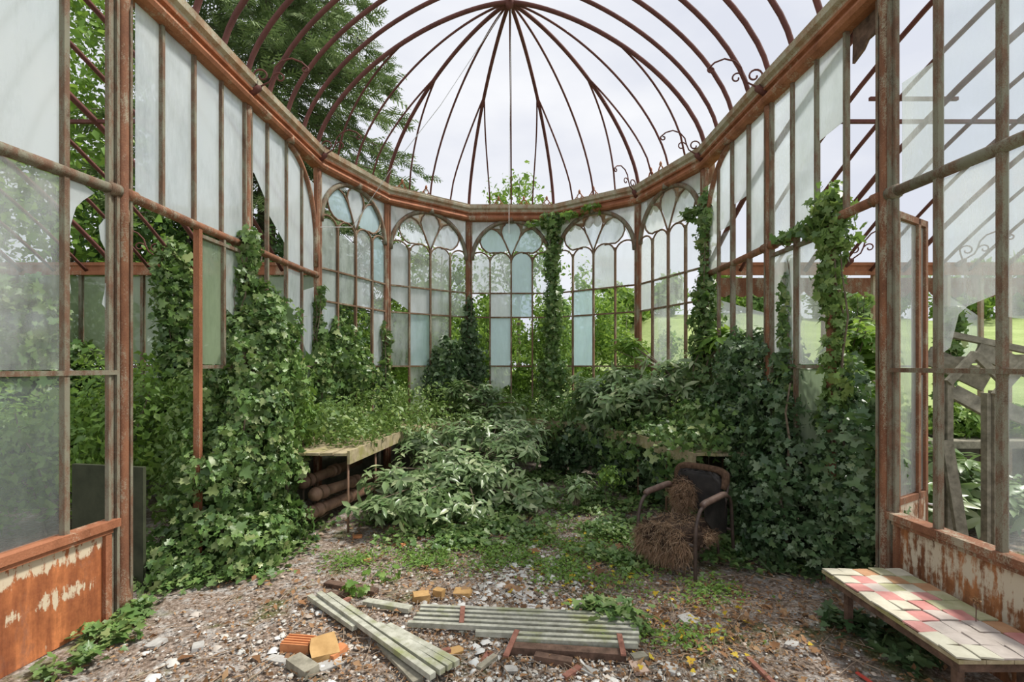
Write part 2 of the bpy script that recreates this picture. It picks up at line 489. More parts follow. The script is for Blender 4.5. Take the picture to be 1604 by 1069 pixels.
def tmpl_long():
    v = [(0, 0, 0), (-0.13, 0.22, 0.05), (0, 0.25, 0), (0.13, 0.22, 0.05), (-0.17, 0.55, 0.03), (0, 0.56, -0.03), (0.17, 0.55, 0.03), (0, 1.0, -0.16)]
    f = [(0, 2, 1), (0, 3, 2), (1, 2, 5, 4), (2, 3, 6, 5), (4, 5, 7), (5, 6, 7)]
    return np.array(v, float), f


def tmpl_small():
    v = [(0, 0, 0), (-0.27, 0.40, 0.09), (0, 0.45, 0), (0.27, 0.40, 0.09), (0, 1.0, -0.10)]
    f = [(0, 2, 1), (0, 3, 2), (1, 2, 4), (2, 3, 4)]
    return np.array(v, float), f


def tmpl_spray():
    """a flat spray of conifer shoots: a spine and short side shoots"""
    v, f = [], []
    def blade(a, b, w):
        d = np.array(b) - np.array(a)
        s_ = np.array((-d[1], d[0], 0)); s_ = s_ / np.linalg.norm(s_) * w
        i = len(v)
        v.extend([np.array(a) - s_ * 0.6, np.array(a) + s_ * 0.6, np.array(b) + s_ * 0.25, np.array(b) - s_ * 0.25])
        f.append((i, i + 1, i + 2, i + 3))
    blade((0, 0, 0), (0, 1, -0.22), 0.07)
    for t, L in ((0.15, 0.42), (0.35, 0.40), (0.55, 0.32), (0.75, 0.2)):
        for sg in (-1, 1):
            blade((0, t, -0.2 * t * t), (sg * L * 0.8, t + L * 0.65, -0.22 * t - 0.08), 0.075)
    return np.array(v, float), f


T_IVY, T_LONG, T_SMALL, T_SPRAY = tmpl_ivy(), tmpl_long(), tmpl_small(), tmpl_spray()


def leaves(name, tmpl, P, N, size, mat, parent=None, spread=0.6, jitter=0.35, dirs=None, droop=0.3):
    """one leaf per point P, its face turned towards N (with spread), its tip along dirs or hanging at random"""
    tv, tf = tmpl
    P = np.asarray(P, float); N = np.asarray(N, float)
    k = len(P)
    Z = N + RNG.normal(0, spread, (k, 3))
    Z /= np.linalg.norm(Z, axis=1, keepdims=True) + 1e-9
    D = (RNG.normal(0, 1, (k, 3)) + np.array((0, 0, -droop * 2))) if dirs is None else np.asarray(dirs, float) + RNG.normal(0, 0.18, (k, 3))
    Yv = D - Z * (D * Z).sum(1, keepdims=True)
    Yv /= np.linalg.norm(Yv, axis=1, keepdims=True) + 1e-9
    X = np.cross(Yv, Z)
    S = size * np.exp(RNG.normal(0, jitter, k))
    R = np.stack([X, Yv, Z], axis=2)
    V = np.einsum('kij,tj->kti', R, tv) * S[:, None, None] + P[:, None, :]
    nv = len(tv)
    V = V.reshape(-1, 3)
    lens = np.array([len(f) for f in tf])
    flat = np.concatenate([np.array(f) for f in tf])
    loops = (flat[None, :] + (np.arange(k) * nv)[:, None]).reshape(-1)
    tot = np.tile(lens, k)
    start = np.concatenate([[0], np.cumsum(tot)[:-1]])
    me = bpy.data.meshes.new(name)
    me.vertices.add(len(V)); me.vertices.foreach_set('co', V.reshape(-1).astype(np.float32))
    me.loops.add(len(loops)); me.loops.foreach_set('vertex_index', loops.astype(np.int32))
    me.polygons.add(len(tot)); me.polygons.foreach_set('loop_start', start.astype(np.int32))
    me.update(calc_edges=True)
    me.materials.append(M[mat])
    o = bpy.data.objects.new(name, me)
    COL.objects.link(o)
    return hang(o, parent)


def blob(blobs, n, thick=0.35, keep=0.25, rough=0.18):
    """points in the outer skin of a union of ellipsoids, each (x, y, z, rx, ry, rz), with outward directions"""
    B = np.array(blobs, float)
    area = (B[:, 3] * B[:, 4] + B[:, 3] * B[:, 5] + B[:, 4] * B[:, 5])
    cnt = np.maximum(1, (n * area / area.sum())).astype(int)
    Ps, Ns = [], []
    for b, k in zip(B, cnt):
        d = RNG.normal(0, 1, (k, 3)); d /= np.linalg.norm(d, axis=1, keepdims=True)
        lump = 1 + 1.5 * rough * (np.sin(d[:, 0] * 7 + b[0] * 9) * np.sin(d[:, 1] * 6 + b[1] * 5) + 0.7 * np.sin(d[:, 2] * 9 + b[2] * 7 + d[:, 0] * 4))
        r = (1 - thick * RNG.random(k) ** 1.6) * lump
        p = b[:3] + d * r[:, None] * b[3:6]
        nn = d / b[3:6]; nn /= np.linalg.norm(nn, axis=1, keepdims=True)
        inside = np.zeros(k, bool)
        for c in B:
            if c is b:
                continue
            q = (((p - c[:3]) / c[3:6]) ** 2).sum(1)
            inside |= q < 0.5
        ok = ~inside | (RNG.random(k) < keep)
        Ps.append(p[ok]); Ns.append(nn[ok])
    P, N = np.concatenate(Ps), np.concatenate(Ns)
    ok = P[:, 2] > 0.005
    return P[ok], N[ok]


def px_blob(px, py, Y, rx, ry, rz):
    p = at(px, py, Y)
    return (p.x, p.y, p.z, rx, ry, rz)


def stems(name, pairs, r, mat, parent, wob=0.06, n=7):
    mb = MB()
    for a, b in pairs:
        a, b = Vector(a), Vector(b)
        pts = []
        for i in range(n):
            t = i / (n - 1)
            w = math.sin(math.pi * t) * wob
            pts.append(a.lerp(b, t) + Vector((random.uniform(-w, w), random.uniform(-w, w), random.uniform(-w, w))))
        mb.tube(pts, [r * (1 - 0.6 * i / (n - 1)) for i in range(n)], 5)
    return mb.build(name, mat, parent)

# ------------------------------------------------------------------ plan of the glasshouse
UY = 8.3
PLAN = {}
for key, px, dr in (('L0', 192, .382), ('L1', 387, .553), ('L2', 497, .7316), ('L3', 606, .891), ('L4', 734.5, 1.0),
                    ('R4', 867, 1.0), ('R3', 1000, .891), ('R2', 1104, .7316), ('R1', 1205, .553), ('R0', 1387, .388)):
    Y = dr * UY
    PLAN[key] = Vector(((px - CX) / F_PX * Y, Y, 0))
PLAN['LF'] = Vector((-2.80, 1.75, 0))
PLAN['RF'] = Vector((2.60, 1.75, 0))
ORDER = ['LF', 'L0', 'L1', 'L2', 'L3', 'L4', 'R4', 'R3', 'R2', 'R1', 'R0', 'RF']
Z_TUBE, Z_COR, Z_TOP, Z_RAIL, Z_SILL, Z_DADO = 2.80, 4.19, 4.43, 1.64, 0.9, 0.86
HUB = Vector((-0.03, 6.07, 6.29))

# floor and the meadow round it
def grid_mesh(name, x0, x1, y0, y1, nx, ny, zf, mat):
    mb = MB()
    vs = [(x0 + (x1 - x0) * i / nx, y0 + (y1 - y0) * j / ny) for j in range(ny + 1) for i in range(nx + 1)]
    mb.v = [(x, y, zf(x, y)) for x, y in vs]
    mb.n = len(mb.v)
    for j in range(ny):
        for i in range(nx):
            a = j * (nx + 1) + i
            mb.f.append([a, a + 1, a + nx + 2, a + nx + 1]); mb.m.append(0); mb.smooth.append(True)
    return mb.build(name, mat)


def ripple(x, y):
    return 0.008 * math.sin(5.1 * x + 1.3 * y) * math.cos(4.3 * y - 0.7 * x) + 0.006 * math.sin(11 * x + 3 * y) * math.sin(9 * y + 1) - 0.008


fl = grid_mesh('floor', -8.0, 8.0, -1.0, 9.2, 160, 100, ripple, 'floor')
tag(fl, 'earth floor of the glasshouse strewn with gravel, moss and dead leaves', 'floor', kind='structure')


def meadow(x, y):
    z = -0.10
    if y > 16:
        z += 0.9 * min(1, (y - 16) / 30) ** 1.5 + 0.3 * math.sin(x * 0.12) * min(1, (y - 16) / 20)
    if x > 4 and y > 13:
        t = min(1, (x - 4) / 9); k = min(1, (y - 13) / 32)
        z += 5.6 * t * t * (3 - 2 * t) * k ** 1.2 + .25 * math.sin(x * .5) * math.sin(y * .4) * t * k
    return z


lw = grid_mesh('lawn', -60, 80, -6, 95, 140, 101, meadow, 'lawn')
tag(lw, 'sunlit lawn sloping up beyond the glasshouse', 'lawn', kind='structure')


# cornice: one moulding and one gutter per side of the plan
def inward(i):
    """mitred inward direction at corner i of ORDER"""
    def nrm(a, b):
        d = (b - a).normalized()
        return Vector((d.y, -d.x, 0))
    p = [PLAN[k] for k in ORDER]
    ns = []
    if i > 0:
        ns.append(nrm(p[i - 1], p[i]))
    if i < len(p) - 1:
        ns.append(nrm(p[i], p[i + 1]))
    if len(ns) == 1:
        return ns[0]
    b = (ns[0] + ns[1]).normalized()
    return b / max(0.3, b.dot(ns[0]))


INW = [inward(i) for i in range(len(ORDER))]
low = [(-.05, 4.16), (.035, 4.16), (.075, 4.175), (.09, 4.205), (.075, 4.235), (.045, 4.25), (.045, 4.275), (.075, 4.285), (.08, 4.305), (-.05, 4.305)]
gut = [(-.05, 4.307), (.06, 4.307), (.065, 4.345), (.10, 4.365), (.105, 4.40), (.09, 4.41), (.095, 4.435), (.02, 4.435), (.02, 4.40), (-.05, 4.40)]


def sweep(sec, i):
    mb = MB()
    k = len(sec)
    vs = []
    for j in (i, i + 1):
        for o_, z in sec:
            vs.append(PLAN[ORDER[j]] + INW[j] * o_ + Vector((0, 0, z)))
    fs = [(a, (a + 1) % k, k + (a + 1) % k, k + a) for a in range(k)]
    mb.add(vs, [tuple(range(k - 1, -1, -1)), tuple(range(k, 2 * k))] + fs)
    return mb


WHERE = ['over the rust-orange front partition', 'over the opening into the ivy-choked wing with the conifer', 'over the first part-arched bay below the conifer',
         'on the slanting apse bay by the conifer', 'on the apse bay next to the flat back bay, conifer side', 'on the flat back bay of the apse',
         'on the apse bay next to the flat back bay, lawn side', 'on the slanting apse bay on the lawn side', 'over the part-arched bay on the lawn side',
         'over the opening into the wing with fallen timber', 'over the white rust-streaked front partition']
for i in range(len(ORDER) - 1):
    root = empty('trim_%d' % (i + 1), (PLAN[ORDER[i]] + PLAN[ORDER[i + 1]]) / 2 + Vector((0, 0, Z_COR)))
    tag(root, 'rusted iron cornice ' + WHERE[i], 'cornice', kind='structure')
    sweep(low, i).build('moulding', 'orange', root)
    o = sweep(gut, i).build('gutter', 'pale', root)
    o['label'] = 'flaking pale green gutter edge'

# columns
COLW = {'L0': 'stout rusted iron post beside the orange kick panel', 'L1': 'rusted iron post rising out of the largest ivy bush',
        'L2': 'rusted iron post where the tie bar ends, on the conifer side', 'L3': 'rusted apse post between the two arched bays on the conifer side',
        'L4': 'apse post with a short bushy ivy foot, beside the flat back bay', 'R4': 'apse post wrapped in ivy to the cornice, beside the flat back bay',
        'R3': 'bare rusted apse post above the rhododendrons', 'R2': 'apse post wrapped in ivy where the tie bar ends, lawn side',
        'R1': 'rusted iron post above the dark ivy thicket', 'R0': 'stout rusted iron post beside the open casement'}
for k, lab in COLW.items():
    p = PLAN[k]
    root = empty('iron_column', (p.x, p.y, 0))
    tag(root, lab, 'post', kind='structure')
    r = 0.034 if k[1] in '01' else 0.038
    MB().lathe([(r * 1.5, 0.0), (r * 1.5, 0.10), (r * 1.1, 0.16), (r, 0.3), (r, 2.6), (r * 1.15, 2.62), (r * 1.15, 2.68), (r, 2.7), (r, 4.02), (r * 1.2, 4.06), (r * 1.35, 4.15)], p, 12).build('shaft', 'column', root)
    j = ORDER.index(k)
    mb = MB()
    for sg in (-1, 1):
        d = (PLAN[ORDER[j + sg]] - p).normalized()
        mb.bar(p + d * 0.048, p + d * 0.048 + Vector((0, 0, Z_COR)), 0.020, 0.045, d)
        if k[1] == '0':
            mb.bar(p + d * 0.072 - INW[j] * 0.012, p + d * 0.072 - INW[j] * 0.012 + Vector((0, 0, Z_COR)), 0.018, 0.03, d)
    mb.build('rebate', 'mullion' if k[1] in '01' else 'column', root)

# tie bars (round) along the straight walls, at one height
for side, keys in (('L', ['LF', 'L0', 'L1', 'L2']), ('R', ['RF', 'R0', 'R1', 'R2'])):
    for a, b in zip(keys, keys[1:]):
        d = (PLAN[b] - PLAN[a]).normalized()
        A, B = PLAN[a] + d * 0.03, PLAN[b] - d * 0.03
        mb = MB().tube([A + Vector((0, 0, Z_TUBE)), (A + B) / 2 + Vector((0, 0, Z_TUBE - 0.006)), B + Vector((0, 0, Z_TUBE))], 0.036, 10)
        for q in (A, B):
            s_ = 1 if q is A else -1
            mb.tube([q + Vector((0, 0, Z_TUBE)), q + d * s_ * 0.07 + Vector((0, 0, Z_TUBE))], 0.046, 10)
        o = mb.build('trim_%d' % (11 + (0 if side == 'L' else 3) + keys.index(b)), 'column' if b[1] != '0' else 'mullion')
        tag(o, 'round iron tie bar ' + {'L0': 'crossing the glazed partition above the orange kick panel', 'L1': 'above the ivy bush opening', 'L2': 'below the part-arched bay under the conifer',
                                        'R0': 'crossing the glazed partition above the white kick panel', 'R1': 'with ivy hanging over it', 'R2': 'below the part-arched bay on the lawn side'}[b], 'bar', kind='structure')


# ------------------------------------------------------------------ glazed bays
class Bay:
    def __init__(s, n, a, b, label):
        s.A, s.B = PLAN[a], PLAN[b]
        s.d = (s.B - s.A).normalized()
        s.L = (s.B - s.A).length
        s.n = Vector((s.d.y, -s.d.x, 0))
        s.root = empty('window_%d' % n, (s.A + s.B) / 2)
        tag(s.root, label, 'window', kind='structure')
        s.bars, s.thick, s.panes = MB(), MB(), MB()
        s.mats = ['milky', 'blue', 'hazy', 'dirty', 'mossy', 'clear']

    def p(s, u, z, off=0.0):
        """u in metres from A along the wall"""
        return s.A + s.d * u + s.n * off + Vector((0, 0, z))

    def u_at(s, px):
        """where a plumb line through a pixel column meets this wall"""
        k = (px - CX) / F_PX
        return (k * s.A.y - s.A.x) / (s.d.x - k * s.d.y)

    def z_at(s, u, py):
        return EYE - (py - HY) / F_PX * s.p(u, 0).y

    def v(s, u, z0, z1, w=0.032, t=0.045, thick=False):
        (s.thick if thick else s.bars).bar(s.p(u, z0), s.p(u, z1), w, t, s.d)

    def h(s, u0, u1, z, w=0.03, t=0.045):
        s.bars.bar(s.p(u0, z), s.p(u1, z), t, w, s.n)

    def curve(s, pts, r=0.014, thick=False):
        (s.thick if thick else s.bars).tube([s.p(u, z, 0.004) for u, z in pts], r, 6)

    def pane(s, poly, kind, off=-0.012):
        s.panes.slab([s.p(u, z, off) for u, z in poly], s.n * 0.004, s.mats.index(kind))

    def rect(s, u0, u1, z0, z1, kind):
        s.pane([(u0, z0), (u1, z0), (u1, z1), (u0, z1)], kind)

    def done(s, bar_mat, thick_mat='column'):
        if s.thick.n:
            s.thick.build('arch', thick_mat, s.root)
        if s.bars.n:
            s.bars.build('glazing_bars', bar_mat, s.root)
        if s.panes.n:
            s.panes.build('panes', s.mats, s.root)


def arc(cu, cz, r, a0, a1, n=14, rz=None):
    rz = rz or r
    return [(cu + r * math.cos(math.radians(a0 + (a1 - a0) * i / n)), cz + rz * math.sin(math.radians(a0 + (a1 - a0) * i / n))) for i in range(n + 1)]


def apse_bay(n, a, b, label, cells, holes=()):
    """four lancets under a round arch with three petals; cells: rows of four letters from the lancets down"""
    w = Bay(n, a, b, label)
    L, c = w.L, w.L / 2
    R = L / 2 - 0.06
    zs = Z_COR - 0.02 - R                                     # springing of the big arch
    q = L / 4
    zl, rl = 3.44, q / 2 - 0.01                               # lancet springing
    w.curve(arc(c, zs, R, 180, 0, 28), 0.036, True)
    w.thick.tube([w.p(c, Z_COR - 0.04, 0.05), w.p(c, Z_COR + 0.035, 0.06)], [0.05, 0.03], 8)
    for i in (1, 2, 3):
        w.v(i * q, Z_DADO, zl + (0.13 if i == 2 else 0.10), 0.026, 0.04)
    for i in range(4):
        w.curve(arc((i + 0.5) * q, zl, q / 2, 180, 0, 12))
    # three petals
    for sg in (-1, 1):
        k = lambda u: c + sg * u
        w.curve([(k(0), zl + 0.10), (k(.05), zl + .22), (k(.10), zl + .34), (k(.16), zl + .46), (k(.24), zl + .555), (k(.34), zl + .60), (k(.45), zl + .56), (k(.53), zl + .46), (k(.545), zl + .36), (k(.51), zl + .27), (k(.44), zl + .20), (k(q), zl + .17), (k(.30), zl + .18), (k(.20), zl + .17)], 0.014)
        w.curve([(k(.14), zl + .42), (k(.175), zl + .54), (k(.15), zl + .63), (k(.10), zl + .685)], 0.013)
    for z in (2.91, 2.49, Z_RAIL):
        w.h(0.05, L - 0.05, z, 0.022, 0.035)
    w.h(0.05, L - 0.05, Z_SILL, 0.05, 0.06)
    kinds = {'m': 'milky', 'b': 'blue', 'h': 'hazy', 'd': 'dirty', 'g': 'mossy', 'c': 'clear'}
    e = 0.012
    rows = [(2.92, zl), (2.50, 2.90), (Z_RAIL + .012, 2.48), (Z_SILL + .03, Z_RAIL - .012)]
    for r, row in enumerate(cells[:4]):
        for i, ch in enumerate(row):
            if ch == '.':
                continue
            u0, u1 = i * q + e, (i + 1) * q - e
            z0, z1 = rows[r]
            if i == 0: u0 = 0.06
            if i == 3: u1 = L - 0.06
            if (r, i) in holes:
                poly = holes[(r, i)]
                w.pane([(u0 + x * (u1 - u0), z0 + y * (z1 - z0)) for x, y in poly], kinds[ch])
            elif r == 0:
                cu = (u0 + u1) / 2
                w.pane([(u0, z0), (u1, z0), (u1, z1)] + arc(cu, zl, (u1 - u0) / 2, 0, 180, 12)[1:-1] + [(u0, z1)], kinds[ch])
            else:
                w.rect(u0, u1, z0, z1, kinds[ch])
    # the head of the arch: petal glass and spandrels
    head = cells[4] if len(cells) > 4 else 'bmb'
    for sg, ch in ((-1, head[0]), (1, head[2])):
        if ch != '.':
            k = lambda u: c + sg * u
            pl = [(k(.06), zl + .22), (k(.10), zl + .34), (k(.16), zl + .46), (k(.24), zl + .55), (k(.34), zl + .59), (k(.45), zl + .55), (k(.53), zl + .45), (k(.54), zl + .36), (k(.50), zl + .27), (k(.42), zl + .19), (k(.2), zl + .18)]
            w.pane(pl if sg > 0 else pl[::-1], kinds[ch])
    if head[1] != '.':
        w.pane([(c, zl + .12), (c + .10, zl + .36), (c + .165, zl + .5), (c + .16, zl + .62), (c + .1, zl + .69), (c - .1, zl + .69), (c - .16, zl + .62), (c - .165, zl + .5), (c - .10, zl + .36)], kinds[head[1]])
    for sg in (-1, 1):
        k = lambda u: c + sg * u
        ring = [(k(R * math.cos(math.radians(t))), zs + R * math.sin(math.radians(t))) for t in (0, 12, 24, 36, 48, 60, 72)]
        inn = [(k(.20), zl + .60), (k(.34), zl + .61), (k(.46), zl + .57), (k(.54), zl + .47), (k(.55), zl + .36)]
        pl = ring + inn
        w.pane(pl if sg > 0 else pl[::-1], 'hazy')
        sp = [(k(L / 2 - .05), Z_COR - .02)] + [(k((R + .02) * math.cos(math.radians(t))), zs + (R + .02) * math.sin(math.radians(t))) for t in (4, 16, 28, 40, 52, 64, 74)] 
        sp = [(k(L / 2 - .05), zs + .05)] + sp[1:] + [(k(.2), Z_COR - .02), (k(L / 2 - .05), Z_COR - .02)]
        w.pane(sp if sg > 0 else sp[::-1], 'milky')
    w.done('thinbar', 'mullion')
    return w


LETTER = {'m': 'milky', 'b': 'blue', 'h': 'hazy', 'd': 'dirty', 'g': 'mossy', 'c': 'clear'}
apse_bay(1, 'L2', 'L3', 'arched apse window with the hole in a lancet head, nearest the conifer', ['ddmb', 'ddmh', 'm..m', '...h', 'bmb'],
         {(0, 1): [(0, 0), (1, 0), (1, .86), (.7, .90), (.35, 1.0), (0, .93)], (1, 1): [(0, 0), (.9, .0), (1, .3), (1, 1), (0, 1)], (2, 0): [(0, .45), (.45, .5), (1, .78), (1, 1), (0, 1)]})
apse_bay(2, 'L3', 'L4', 'arched apse window with pale hazy panes, second from the conifer', ['mhhh', 'mmmh', 'dbh.', '.h..', 'hmm'],
         {(1, 0): [(0, .55), (.5, .35), (1, .1), (1, 1), (0, 1)]})
apse_bay(3, 'L4', 'R4', 'flat back window of the apse with blue-tinted upper panes', ['hhbc', '.mb.', '.b..', '.d..', 'bbb'],
         {(3, 1): [(0, 0), (.2, .1), (.35, .35), (.7, .5), (.9, .55), (1, .5), (1, 1), (0, 1)]})
apse_bay(4, 'R4', 'R3', 'arched apse window with two leftover panes low down, wires crossing behind', ['.cmc', '.b..', '.b..', '....', 'hmm'])
apse_bay(5, 'R3', 'R2', 'arched apse window above the rhododendrons on the lawn side', ['hhcc', 'mhh.', '.hc.', '....', 'hmm'])


def straight_bar_cols(w, pxs, z0, z1, wd=0.026, thick=()):
    us = []
    for px in pxs:
        u = w.u_at(px)
        us.append(u)
        w.v(u, z0, z1, wd if px not in thick else wd * 1.3, 0.038)
    return us


def half_arch(w, u_apex, u_end, n=14):
    """the quarter arch that springs from the apse post and dies at a boss under the cornice"""
    R = abs(u_end - u_apex) - 0.06
    sg = 1 if u_end > u_apex else -1
    pts = [(u_apex + sg * R * math.sin(math.pi / 2 * i / n), Z_COR - 0.04 - 0.95 * (1 - math.cos(math.pi / 2 * i / n))) for i in range(n + 1)]
    w.curve(pts + [(pts[-1][0], Z_TUBE + 0.1)], 0.034, True)
    w.thick.tube([w.p(u_apex, Z_COR - 0.05, 0.05), w.p(u_apex, Z_COR + 0.03, 0.06)], [0.05, 0.03], 8)


# side bays: conifer side
w = Bay(6, 'L1', 'L2', 'part-arched window with a dark gap behind its diagonal bar, under the conifer')
us = straight_bar_cols(w, (418, 448), Z_DADO, Z_COR) + [w.u_at(472)]
w.v(us[2], Z_DADO, Z_COR - 0.15, 0.022, 0.04)
half_arch(w, us[1], w.L)
w.h(0.05, w.L - 0.05, Z_RAIL, 0.026)
w.h(0.05, w.L - 0.05, Z_SILL, 0.05)
E = [0.06] + us + [w.L - 0.06]
for i, (z0, z1, kind) in enumerate(((3.42, Z_COR, 'milky'), (3.2, Z_COR, 'milky'), (Z_TUBE + .04, Z_COR, 'milky'), (Z_TUBE + .04, 3.95, 'milky'))):
    a, b = E[i] + .016, E[i + 1] - .016
    if i < 2:
        zc = z0 + (0.20 if i == 0 else 0.06)
        w.pane([(a, zc), (b, zc - 0.24), (b, z1), (a, z1)], kind)
    else:
        w.rect(a, b, z0, z1, kind)
w.rect(E[2] + .016, E[3] - .016, Z_RAIL + .02, Z_TUBE - .05, 'milky')
w.pane([(E[3] + .016, Z_RAIL + .35), (E[4] - .1, Z_RAIL + .02), (E[4] - .016, Z_RAIL + .8), (E[4] - .016, Z_RAIL + 1.0), (E[3] + .016, Z_RAIL + .9)], 'milky')
w.rect(E[0] + .02, E[1] - .02, Z_SILL + .04, Z_RAIL - .02, 'mossy')
w.rect(E[3] + .02, E[4] - .02, Z_SILL + .04, Z_RAIL - .02, 'mossy')
w.done('mullion')

w = Bay(7, 'L0', 'L1', 'tall run of four milky panes over the opening to the ivy-choked wing')
us = straight_bar_cols(w, (253, 303, 346), Z_TUBE, Z_COR)
E = [0.10] + us + [w.L - 0.05]
for i in range(4):
    w.rect(E[i] + .016, E[i + 1] - .016, Z_TUBE + .03, Z_COR, 'milky')
up = w.u_at(310)
w.v(up, 0, Z_TUBE, 0.04, 0.05, True)
u2, u3 = w.u_at(349), w.u_at(386)
w.v(u2, Z_RAIL, Z_TUBE, 0.03, 0.04)
w.h(up, w.L, 2.72, 0.03)
w.h(up, w.L - 0.05, Z_RAIL, 0.03)
w.rect(up + .04, u2 - .016, Z_RAIL + .02, 2.70, 'mossy')
w.pane([(u2 + .016, Z_RAIL + .55), (u3 - .05, Z_RAIL + .4), (u3 - .02, Z_RAIL + .5), (u3 - .02, 2.70), (u2 + .016, 2.70)], 'hazy')
w.done('mullion', 'orange')

w = Bay(8, 'LF', 'L0', 'glazed front partition with a jagged broken pane over the orange kick panel')
um = w.u_at(101)
ux = [w.u_at(-130), um]
for u in ux:
    w.v(u, 0.62, Z_COR, 0.030, 0.038)
w.v(w.L - 0.098, 0.62, Z_COR, 0.016, 0.03)
zr = 1.605
w.h(0, w.L - 0.06, zr, 0.03, 0.05)
E = [0.02] + ux + [w.L - 0.13]
k = [w.u_at(110), w.u_at(174)]
for i in (0, 1):
    w.rect(E[i] + .024, E[i + 1] - .024, Z_TUBE + .03, Z_COR, 'milky')
    w.rect(E[i] + .024, E[i + 1] - .024, zr + .02, Z_TUBE - .04, 'hazy')
    w.rect(E[i] + .024, E[i + 1] - .024, 0.66, zr - .02, 'clear')
zz = lambda py: w.z_at((k[0] + k[1]) / 2, py)
uu = w.u_at
# shards still in the frame
w.pane([(uu(108), zz(284)), (uu(150), zz(300)), (uu(132), zz(318)), (uu(121), zz(332)), (uu(113), zz(360)), (uu(110), zz(392)), (uu(108), zz(372))], 'milky')
w.pane([(uu(108), zz(470)), (uu(113), zz(458)), (uu(110), zz(440)), (uu(112), zz(425)), (uu(108), zz(420))], 'milky')
w.pane([(uu(178), zz(572)), (uu(176), zz(540)), (uu(170), zz(525)), (uu(171), zz(505)), (uu(167), zz(480)), (uu(162), zz(474)), (uu(167), zz(450)), (uu(168), zz(428)), (uu(170), zz(390)), (uu(160), zz(372)), (uu(157), zz(350)), (uu(166), zz(336)), (uu(177), zz(332))][::-1], 'milky')
w.pane([(uu(108), zz(583)), (uu(122), zz(583)), (uu(113), zz(578)), (uu(108), zz(574))], 'milky')
w.done('mullion')
root = w.root
mb = MB().slab([w.p(-0.02, 0.0), w.p(w.L - 0.12, 0.0), w.p(w.L - 0.12, 0.60), w.p(-0.02, 0.60)], w.n * -0.02)
o = mb.build('kick_panel', 'kick_left', root); o['label'] = 'orange rusted sheet with flaking pale paint'
mb = MB().bar(w.p(0, 0.625), w.p(w.L - 0.05, 0.625), 0.09, 0.05, w.n).bar(w.p(0, 0.585, .02), w.p(w.L - 0.09, 0.585, .02), 0.02, 0.03, w.n)
mb.bar(w.p(w.L - 0.115, 0.0), w.p(w.L - 0.115, 0.60), 0.04, 0.05, w.d)
mb.build('sill_rail', 'orange', root)

# side bays: lawn side
w = Bay(9, 'R2', 'R1', 'part-arched window with a diagonal bar behind, on the lawn side')
us = [w.u_at(1126), w.u_at(1148), w.u_at(1174)]
w.v(us[0], Z_DADO, Z_COR - 0.15, 0.022, 0.04)
w.v(us[1], Z_DADO, Z_COR, 0.034, 0.05)
w.v(us[2], Z_RAIL, Z_COR, 0.034, 0.05)
half_arch(w, us[1], 0.0)
w.h(0.05, w.L - 0.05, Z_RAIL, 0.026)
w.h(0.05, w.L - 0.05, Z_SILL, 0.05)
E = [0.06] + us + [w.L - 0.05]
for i, (z0, z1, kind) in enumerate(((Z_TUBE + .04, 3.92, 'hazy'), (3.25, Z_COR, 'milky'), (3.45, Z_COR, 'milky'), (Z_TUBE + .04, Z_COR, 'milky'))):
    w.rect(E[i] + .016, E[i + 1] - .016, z0, z1, kind)
w.rect(E[1] + .016, E[2] - .016, Z_TUBE + .04, 3.2, 'clear')
w.rect(E[0] + .02, E[1] - .02, Z_SILL + .03, Z_RAIL - .02, 'mossy')
w.rect(E[1] + .02, E[2] - .02, Z_SILL + .03, Z_RAIL - .02, 'mossy')
w.done('mullion')

w = Bay(10, 'R1', 'R0', 'run of streaked panes over the opening to the wing with fallen timber')
us = straight_bar_cols(w, (1242, 1280, 1326), Z_TUBE, Z_COR)
E = [0.05] + us + [w.L - 0.10]
w.rect(E[0] + .016, E[1] - .016, Z_TUBE + .03, Z_COR, 'hazy')
w.rect(E[1] + .016, E[2] - .016, Z_TUBE + .03, Z_COR, 'milky')
za, zb = w.z_at(E[2], 222), w.z_at(E[3], 185)
w.pane([(E[2] + .016, za), (E[3] - .016, zb), (E[3] - .016, Z_COR), (E[2] + .016, Z_COR)], 'milky')
up = w.u_at(1302)
w.v(up, 0, Z_TUBE, 0.045, 0.05, True)
u2 = w.u_at(1248)
w.v(u2, Z_SILL, Z_TUBE, 0.032, 0.045)
w.h(0.05, up, 2.70, 0.03)
w.h(0.05, up, Z_RAIL, 0.03)
w.rect(0.07, u2 - .016, Z_RAIL + .02, 2.68, 'hazy')
w.rect(u2 + .016, up - .03, Z_RAIL + .02, 2.68, 'hazy')
w.rect(u2 + .016, up - .03, Z_SILL + .05, Z_RAIL - .02, 'mossy')
w.done('mullion')
brd = MB().slab([w.p(w.u_at(1329), w.z_at(w.u_at(1329), 100), -.03), w.p(w.u_at(1345), w.z_at(w.u_at(1345), 78), -.03), w.p(w.u_at(1352), w.z_at(w.u_at(1352), 62), -.03), w.p(w.u_at(1374), w.z_at(w.u_at(1374), 42), -.03), w.p(w.u_at(1376), Z_COR - 0.01, -.03), w.p(w.u_at(1330), Z_COR - 0.01, -.03)], w.n * -0.02).build('fascia_board', 'oldwood')
tag(brd, 'dark rotten fascia board sagging under the cornice beside the stout post', 'board', kind='structure')

